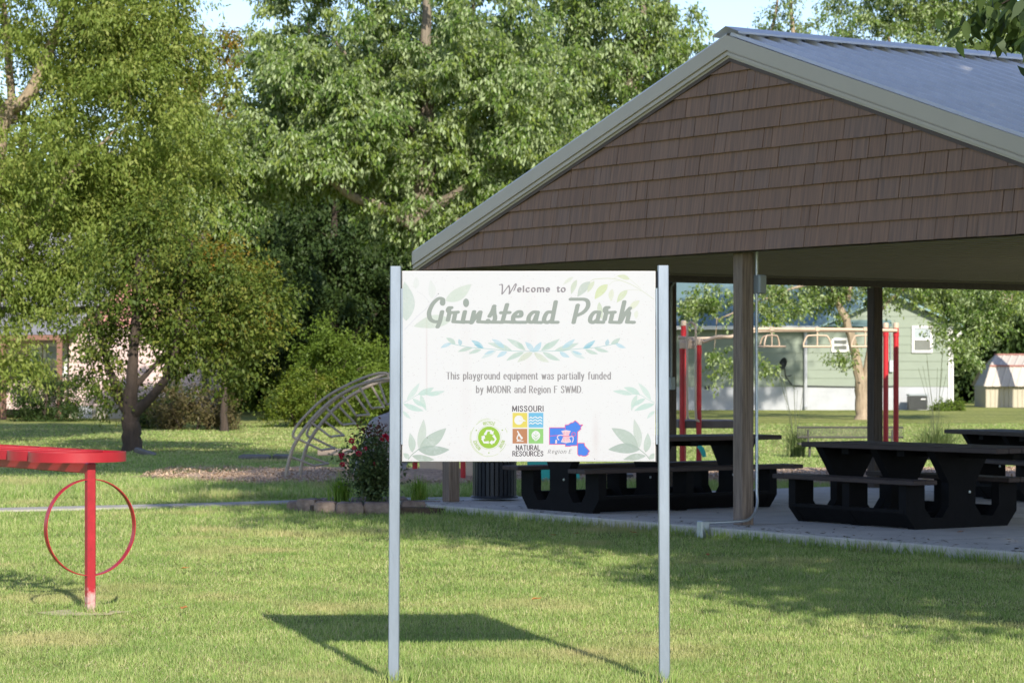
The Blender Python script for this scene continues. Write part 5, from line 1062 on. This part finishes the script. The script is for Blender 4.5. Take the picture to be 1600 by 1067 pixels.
tree('yard_tree', 'feathery tree top showing beyond the right end of the metal roof', 'tree', b, [[(0, 0, 0, .35), (0, 0, 6, .25), (*q(1580, 150), .15), (*q(1570, 50), .05)]], [(*q(1570, 95), 1.7, 1.6, 1.2, 20), (*q(1530, 75), .8, 1, .9, 8), (*q(1600, 250), 3.5, 3, 3, 40), (*q(1490, 70, 2), .8, .8, .7, 8)], 16000, .15, LF['maple'], M['bark_grey'], 52, .5, .5)
# dark trees behind the shed and the far woods
prot = []
for i, (m, rx, hz_) in enumerate((('dark', 4.2, 8.), ('mid', 4., 9.), ('dark', 3.6, 7.))):
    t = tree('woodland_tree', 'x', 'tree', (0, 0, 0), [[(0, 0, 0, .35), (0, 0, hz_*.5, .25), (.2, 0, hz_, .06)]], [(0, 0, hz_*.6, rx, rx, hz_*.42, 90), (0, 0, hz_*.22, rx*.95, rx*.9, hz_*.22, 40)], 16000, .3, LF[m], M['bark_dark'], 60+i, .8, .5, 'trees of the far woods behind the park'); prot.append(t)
spots = [(1530, 122, 0, .9, 'dark round tree right behind the metal shed'), (1600, 124, 2, 1., 'dark tree behind the shed at the right edge of the photo'), (1490, 128, 2, .85, 'dark tree in the gap between green house and metal shed')]
rr_ = random.Random(8)
for i, px_ in enumerate(range(-260, 1950, 105)):
    if 640 < px_ < 1480 and i % 2: pass
    spots.append((px_+rr_.uniform(-25, 25), rr_.uniform(126, 150), rr_.choice((0, 1, 2)), rr_.uniform(.75, 1.0), 'leafy tree of the distant woods closing off the park lawn'))
for px_, Y_, k, s in ((40, 104, 1, 1.35), (150, 112, 0, 1.3), (235, 106, 2, 1.6), (330, 100, 1, 1.3), (430, 108, 0, 1.45), (560, 104, 1, 1.35), (680, 110, 2, 1.5), (800, 108, 0, 1.3)):
    spots.append((px_, Y_, k, s, 'dark green tree filling the gap behind the maples and the pink house'))
t = tree('gap_shade_tree', 'x', 'tree', (0, 0, 0), [[(0, 0, 0, .4), (0, 0, 6, .3), (.3, 0, 11, .15), (.2, 0, 15, .05)]], [(0, 0, 10, 4.2, 3, 5, 110), (0, 0, 4.5, 4, 3, 2.8, 50)], 52000, .19, LF['dark'], M['bark_dark'], 77, .7, .5, 'dark trees added behind the silver maples for shaded gaps'); prot.append(t)  # dark trees added so the gaps in the maple crowns look shaded
for px_, Y_, s in ((480, 93, .95), (600, 95, 1.), (735, 94, 1.05), (865, 96, .95)): spots.append((px_, Y_, 3, s, 'tall dark tree added behind the silver maples to darken their crown gaps'))
used = set()
for (px_, Y_, k, s, lab) in spots:
    o = prot[k] if k not in used else copy_tree(prot[k]); used.add(k)
    o.location = base(px_, Y_); o.rotation_euler = (0, 0, rr_.random()*6.28); o.scale = (s, s, s); o['label'] = lab
# the two trees at the right, out of the frame, whose shade lies on the pavilion; the first reaches into the picture
b = (7.2, 13.2, 0); q = lambda px, py, Y=13.2: B(px, py, Y, b)
ov = tree('shade_maple', 'leafy branch with dark pointed leaves hanging in at top right corner', 'tree', b, [[(0, 0, 0, .34), (-.1, 0, 3, .28), (-.2, .2, 6, .2), (0, 0, 11, .06)], [(-.15, 0, 4.3, .14), (-2., .1, 5.2, .09), (-3.6, .1, 4.6, .04), (*q(1640, -20), .015)]],
     [(0, -.6, 8.2, 4.3, 4.6, 3.6, 170), (-2.2, .4, 6.2, 2., 2.4, 1.5, 30), (.8, -2, 6.0, 3, 3, 1.7, 40), (-1., -4.9, 6.1, 2.2, 2., 1.4, 34)], 46000, .21, LF['dark'], M['bark_grey'], 71, .75, .5)
rg = np.random.default_rng(72); pos = []; ax = []
clus = [(1600, 15, 50, 13.2, .26), (1545, 8, 14, 13.1, .13), (1585, 30, 26, 13.2, .13), (1597, 66, 12, 13.1, .07), (1565, 22, 14, 13.2, .1), (1640, 40, 40, 13.3, .22)]
tw_ = MB()
for (px_, py_, n_, Y_, r_) in clus:
    c = np.array(q(px_, py_, Y_)); pos.append(c+rg.normal(0, 1, (n_, 3))*r_*(.8, .8, .38)); a_ = rg.normal(0, .55, (n_, 3)); a_[:, 2] -= .85; a_[:, 0] -= .35; ax.append(a_)
    tw_.tube([q(1650, -25), tuple((np.array(q(1650, -25))+c)/2+(0, 0, .05)), tuple(c+(0, 0, .05))], [.011, .007, .003], 6)
pos = np.concatenate(pos); ax = np.concatenate(ax); ax /= np.linalg.norm(ax, axis=1, keepdims=True); nn = len(pos)
nr = rg.normal(0, .5, (nn, 3)); nr[:, 1] -= .8; sd = np.cross(ax, nr); sd /= np.linalg.norm(sd, axis=1, keepdims=True); up = np.cross(sd, ax); L_ = rg.uniform(.085, .135, nn)
out = []; 
prof = [(0, 0), (.12, .1), (.32, .2), (.55, .19), (.8, .08), (1, 0)]
for t_, w_ in prof: out.append(pos+ax*(L_*t_)[:, None]+sd*(L_*w_)[:, None]+up*(L_*w_*.35-L_*.25*t_*t_)[:, None])
for t_, w_ in prof[-2:0:-1]: out.append(pos+ax*(L_*t_)[:, None]-sd*(L_*w_)[:, None]+up*(L_*w_*.35-L_*.25*t_*t_)[:, None])
fastmesh('branch_leaves', np.stack(out, 1).reshape(-1, 3), len(out), LF['dark'], ov, rg.random(nn)); obj('twigs', tw_, M['bark_dark'], ov, True)
tree('shade_maple', 'broad maple standing right of the pavilion, only its shade seen', 'tree', (5.6, 16.2, 0), [[(0, 0, 0, .3), (0, 0, 4, .25), (-.3, .5, 9, .1), (-.3, .5, 12, .08), (-2, .8, 17, .04)]],
     [(-.9, 1.0, 9.3, 4., 4., 3.6, 170), (-2.6, 1.6, 8.4, 1.8, 2., 1.8, 30), (-3.3, -1.6, 8.3, 1.5, 1.6, 1.3, 14), (-4.5, 2, 15.5, 4.6, 3.5, 3, 230)], 110000, .21, LF['dark'], M['bark_grey'], 73, .75, .5)
# ---------------------------------------------------------------- grass blades on the near lawn
M['grass'] = ramp_mat('grass', [(.19, .295, .075), (.265, .385, .1), (.345, .455, .14), (.44, .49, .2), (.58, .53, .31)], .35, patch=(.55, (.5, .44, .22), .55, .72), mottle=1.3)
rg = np.random.default_rng(90); cs, sn = math.cos(-ROT), math.sin(-ROT); pos = []; par = []
def inbed(x, y):
    ins = np.zeros(len(x), bool); pl = [(-.45, 27.55), (-1.3, 27.75), (-2.3, 28.1), (-2.5, 28.8), (-1.95, 29.65), (-.9, 29.75)]
    for (ax_, ay_), (bx_, by_) in zip(pl, pl[1:]+pl[:1]): ins ^= ((ay_ > y) != (by_ > y)) & (x < (bx_-ax_)*(y-ay_)/(by_-ay_+1e-9)+ax_)
    return ins
pcx = np.array([p[0] for p in pc_]); pcy = np.array([p[1] for p in pc_])
for (y0, y1, den, h0, h1, w_) in ((11.5, 15, 8500, .014, .036, .005), (15, 19, 5600, .015, .036, .006), (19, 24, 3400, .018, .04, .0075), (24, 31, 1800, .03, .06, .01), (31, 36, 1300, .06, .13, .014), (36, 48, 420, .025, .05, .018), (48, 75, 120, .02, .045, .03)):
    xw = .205*y1+1.6; n = int(2*xw*(y1-y0)*den); x = rg.uniform(-xw, xw, n); y = rg.uniform(y0, y1, n); k = np.abs(x) < .205*y+1.6
    dx, dy = x-PC.x, y-PC.y; ld = dx*DV.x+dy*DV.y; ls = dx*SV.x+dy*SV.y
    k &= ~((np.abs(ld) < HL+.54) & (ls > -.405) & (ls < DEP+.5)); k &= ~inbed(x, y)
    k &= ~((np.abs(y-np.interp(x, pcx, pcy)) < .5) & (x < .2))
    me_ = np.array(34.75+.35*np.sin(x*.9)+.2*np.sin(x*2.3+1)+np.maximum(0, -4.2-x)*1.6); k &= ~((x > X0) & (x < X1) & (y > me_+.15*rg.random(n)) & (y < 40.5-np.maximum(0, -3.2-x)*1.7))
    k &= ~(((x-rp.x+.05)**2/.28**2+(y-rp.y+.02)**2/.2**2 < 1) & (rg.random(n) < .55))
    clumpy = np.sin(x*3.1+np.sin(y*2.3)*1.7)*np.sin(y*2.7+np.sin(x*1.9)*2)
    k &= rg.random(n) < .8+.2*clumpy
    x, y, cl_ = x[k], y[k], clumpy[k]; n = len(x); pos.append(np.stack([x, y, np.zeros(n)], 1)); h = rg.uniform(h0, h1, n)*(1+.22*cl_)
    near_edge = np.zeros(n); par.append(np.stack([h, np.full(n, w_)*rg.uniform(.7, 1.3, n)], 1))
pos = np.concatenate(pos); par = np.concatenate(par); n = len(pos); a = rg.random(n)*6.28; le = np.abs(rg.normal(0, 1., n))
sd = np.stack([np.cos(a), np.sin(a), np.zeros(n)], 1)*(par[:, 1]/2)[:, None]; dr_ = rg.random(n)*6.28
tip = pos+np.stack([np.cos(dr_)*le*par[:, 0], np.sin(dr_)*le*par[:, 0], par[:, 0]*np.cos(np.minimum(le, 1.2)*.7)], 1)
pos[:, 2] -= .005
g = fastmesh('grass', np.stack([pos-sd, pos+sd, tip], 1).reshape(-1, 3), 3, M['grass'], rnd=np.clip(rg.random(n)**1.1, 0, 1)); tag(g, kind='stuff')
print('grass blades', n)
# taller tufts of grass along the slab edge
n = 2600; t = rg.uniform(-HL-.5, HL+.5, n); s_ = -.43-np.abs(rg.normal(0, .05, n)); pp_ = np.array(PC)+np.outer(t, DV)+np.outer(s_, SV); h = rg.uniform(.06, .13, n); a = rg.random(n)*6.28; sd = np.stack([np.cos(a), np.sin(a), 0*a], 1)*.005; d_ = rg.random(n)*6.28; le = np.abs(rg.normal(0, .5, n))
tip = pp_+np.stack([np.cos(d_)*le*h, np.sin(d_)*le*h, h], 1)
tag(fastmesh('edge_grass', np.stack([pp_-sd, pp_+sd, tip], 1).reshape(-1, 3), 3, M['grass'], rnd=rg.random(n)*.7), kind='stuff')
# tufts round the feet of the sign and the rack, and dry clippings left by the mower
pts_ = [(X(614.6)+cx, YS), (X(1038.6)+cx, YS), (rp.x, rp.y)] if False else [((614.6-800)*12.85/F, 12.85), ((1038.6-800)*12.85/F, 12.85), (rp.x, rp.y)]
n = 260; c_ = np.concatenate([np.array([x_, y_])+rg.normal(0, 1, (n, 2))*(.06, .05) for x_, y_ in pts_]); n = len(c_); c_ = np.column_stack([c_, np.zeros(n)]); h = rg.uniform(.03, .09, n); a = rg.random(n)*6.28; sd = np.stack([np.cos(a), np.sin(a), 0*a], 1)*.003; d_ = rg.random(n)*6.28; le = np.abs(rg.normal(0, .5, n))
tag(fastmesh('grass_tufts', np.stack([c_-sd, c_+sd, c_+np.stack([np.cos(d_)*le*h, np.sin(d_)*le*h, h], 1)], 1).reshape(-1, 3), 3, M['grass'], rnd=rg.random(n)), kind='stuff')
n = 16000; y = rg.uniform(11.5, 26, n); x = rg.uniform(-1, 1, n)*(.205*y+1.4); cl_ = np.sin(x*1.7+np.sin(y*1.1)*2)*np.sin(y*1.3+1); dx, dy = x-PC.x, y-PC.y; ls = dx*SV.x+dy*SV.y; k = (cl_+rg.normal(0, .35, n) > .3) & (ls < -.5); x, y = x[k], y[k]; n = len(x)
c_ = np.stack([x, y, rg.uniform(.012, .035, n)], 1); a = rg.random(n)*6.28; l_ = rg.uniform(.006, .018, n); u_ = np.stack([np.cos(a), np.sin(a), rg.normal(0, .35, n)], 1)*l_[:, None]; v_ = np.stack([-np.sin(a), np.cos(a), 0*a], 1)*.002
M['clip'] = ramp_mat('clippings', [(.38, .33, .17), (.5, .44, .24), (.56, .5, .31)], .2)
tag(fastmesh('grass_clippings', np.stack([c_-u_-v_, c_-u_+v_, c_+u_+v_, c_+u_-v_], 1).reshape(-1, 3), 4, M['clip'], rnd=rg.random(n)), kind='stuff')
# fallen leaves
M['fallen'] = mat('fallen_leaf', (.4, .16, .04), .8, var=.3, scale=30)
for i, (px_, py_) in enumerate(((289, 888), (287, 950), (990, 832), (864, 836), (900, 834), (838, 936), (1106, 867), (1002, 822), (742, 800), (1500, 832))):
    onS = i in (9,); g_ = G(px_, py_, ZS if onS else .05); g_.z = ZS+.004 if onS else .05
    mb = MB(); mb.add([(-.035, 0, 0), (-.014, -.02, .01), (.02, -.018, .007), (.04, 0, .015), (.02, .02, .008), (-.014, .021, .012)], [(0, 1, 2, 3), (0, 3, 4, 5)])
    o = obj('fallen_leaf', mb, M['fallen'], loc=g_, rotz=i*1.3); tag(o, 'single orange fallen leaf lying flat on the mown lawn' if not onS else 'brown fallen leaf on the concrete beside the right picnic table', 'leaf', 'fallen leaves on the lawn' if not onS else None)
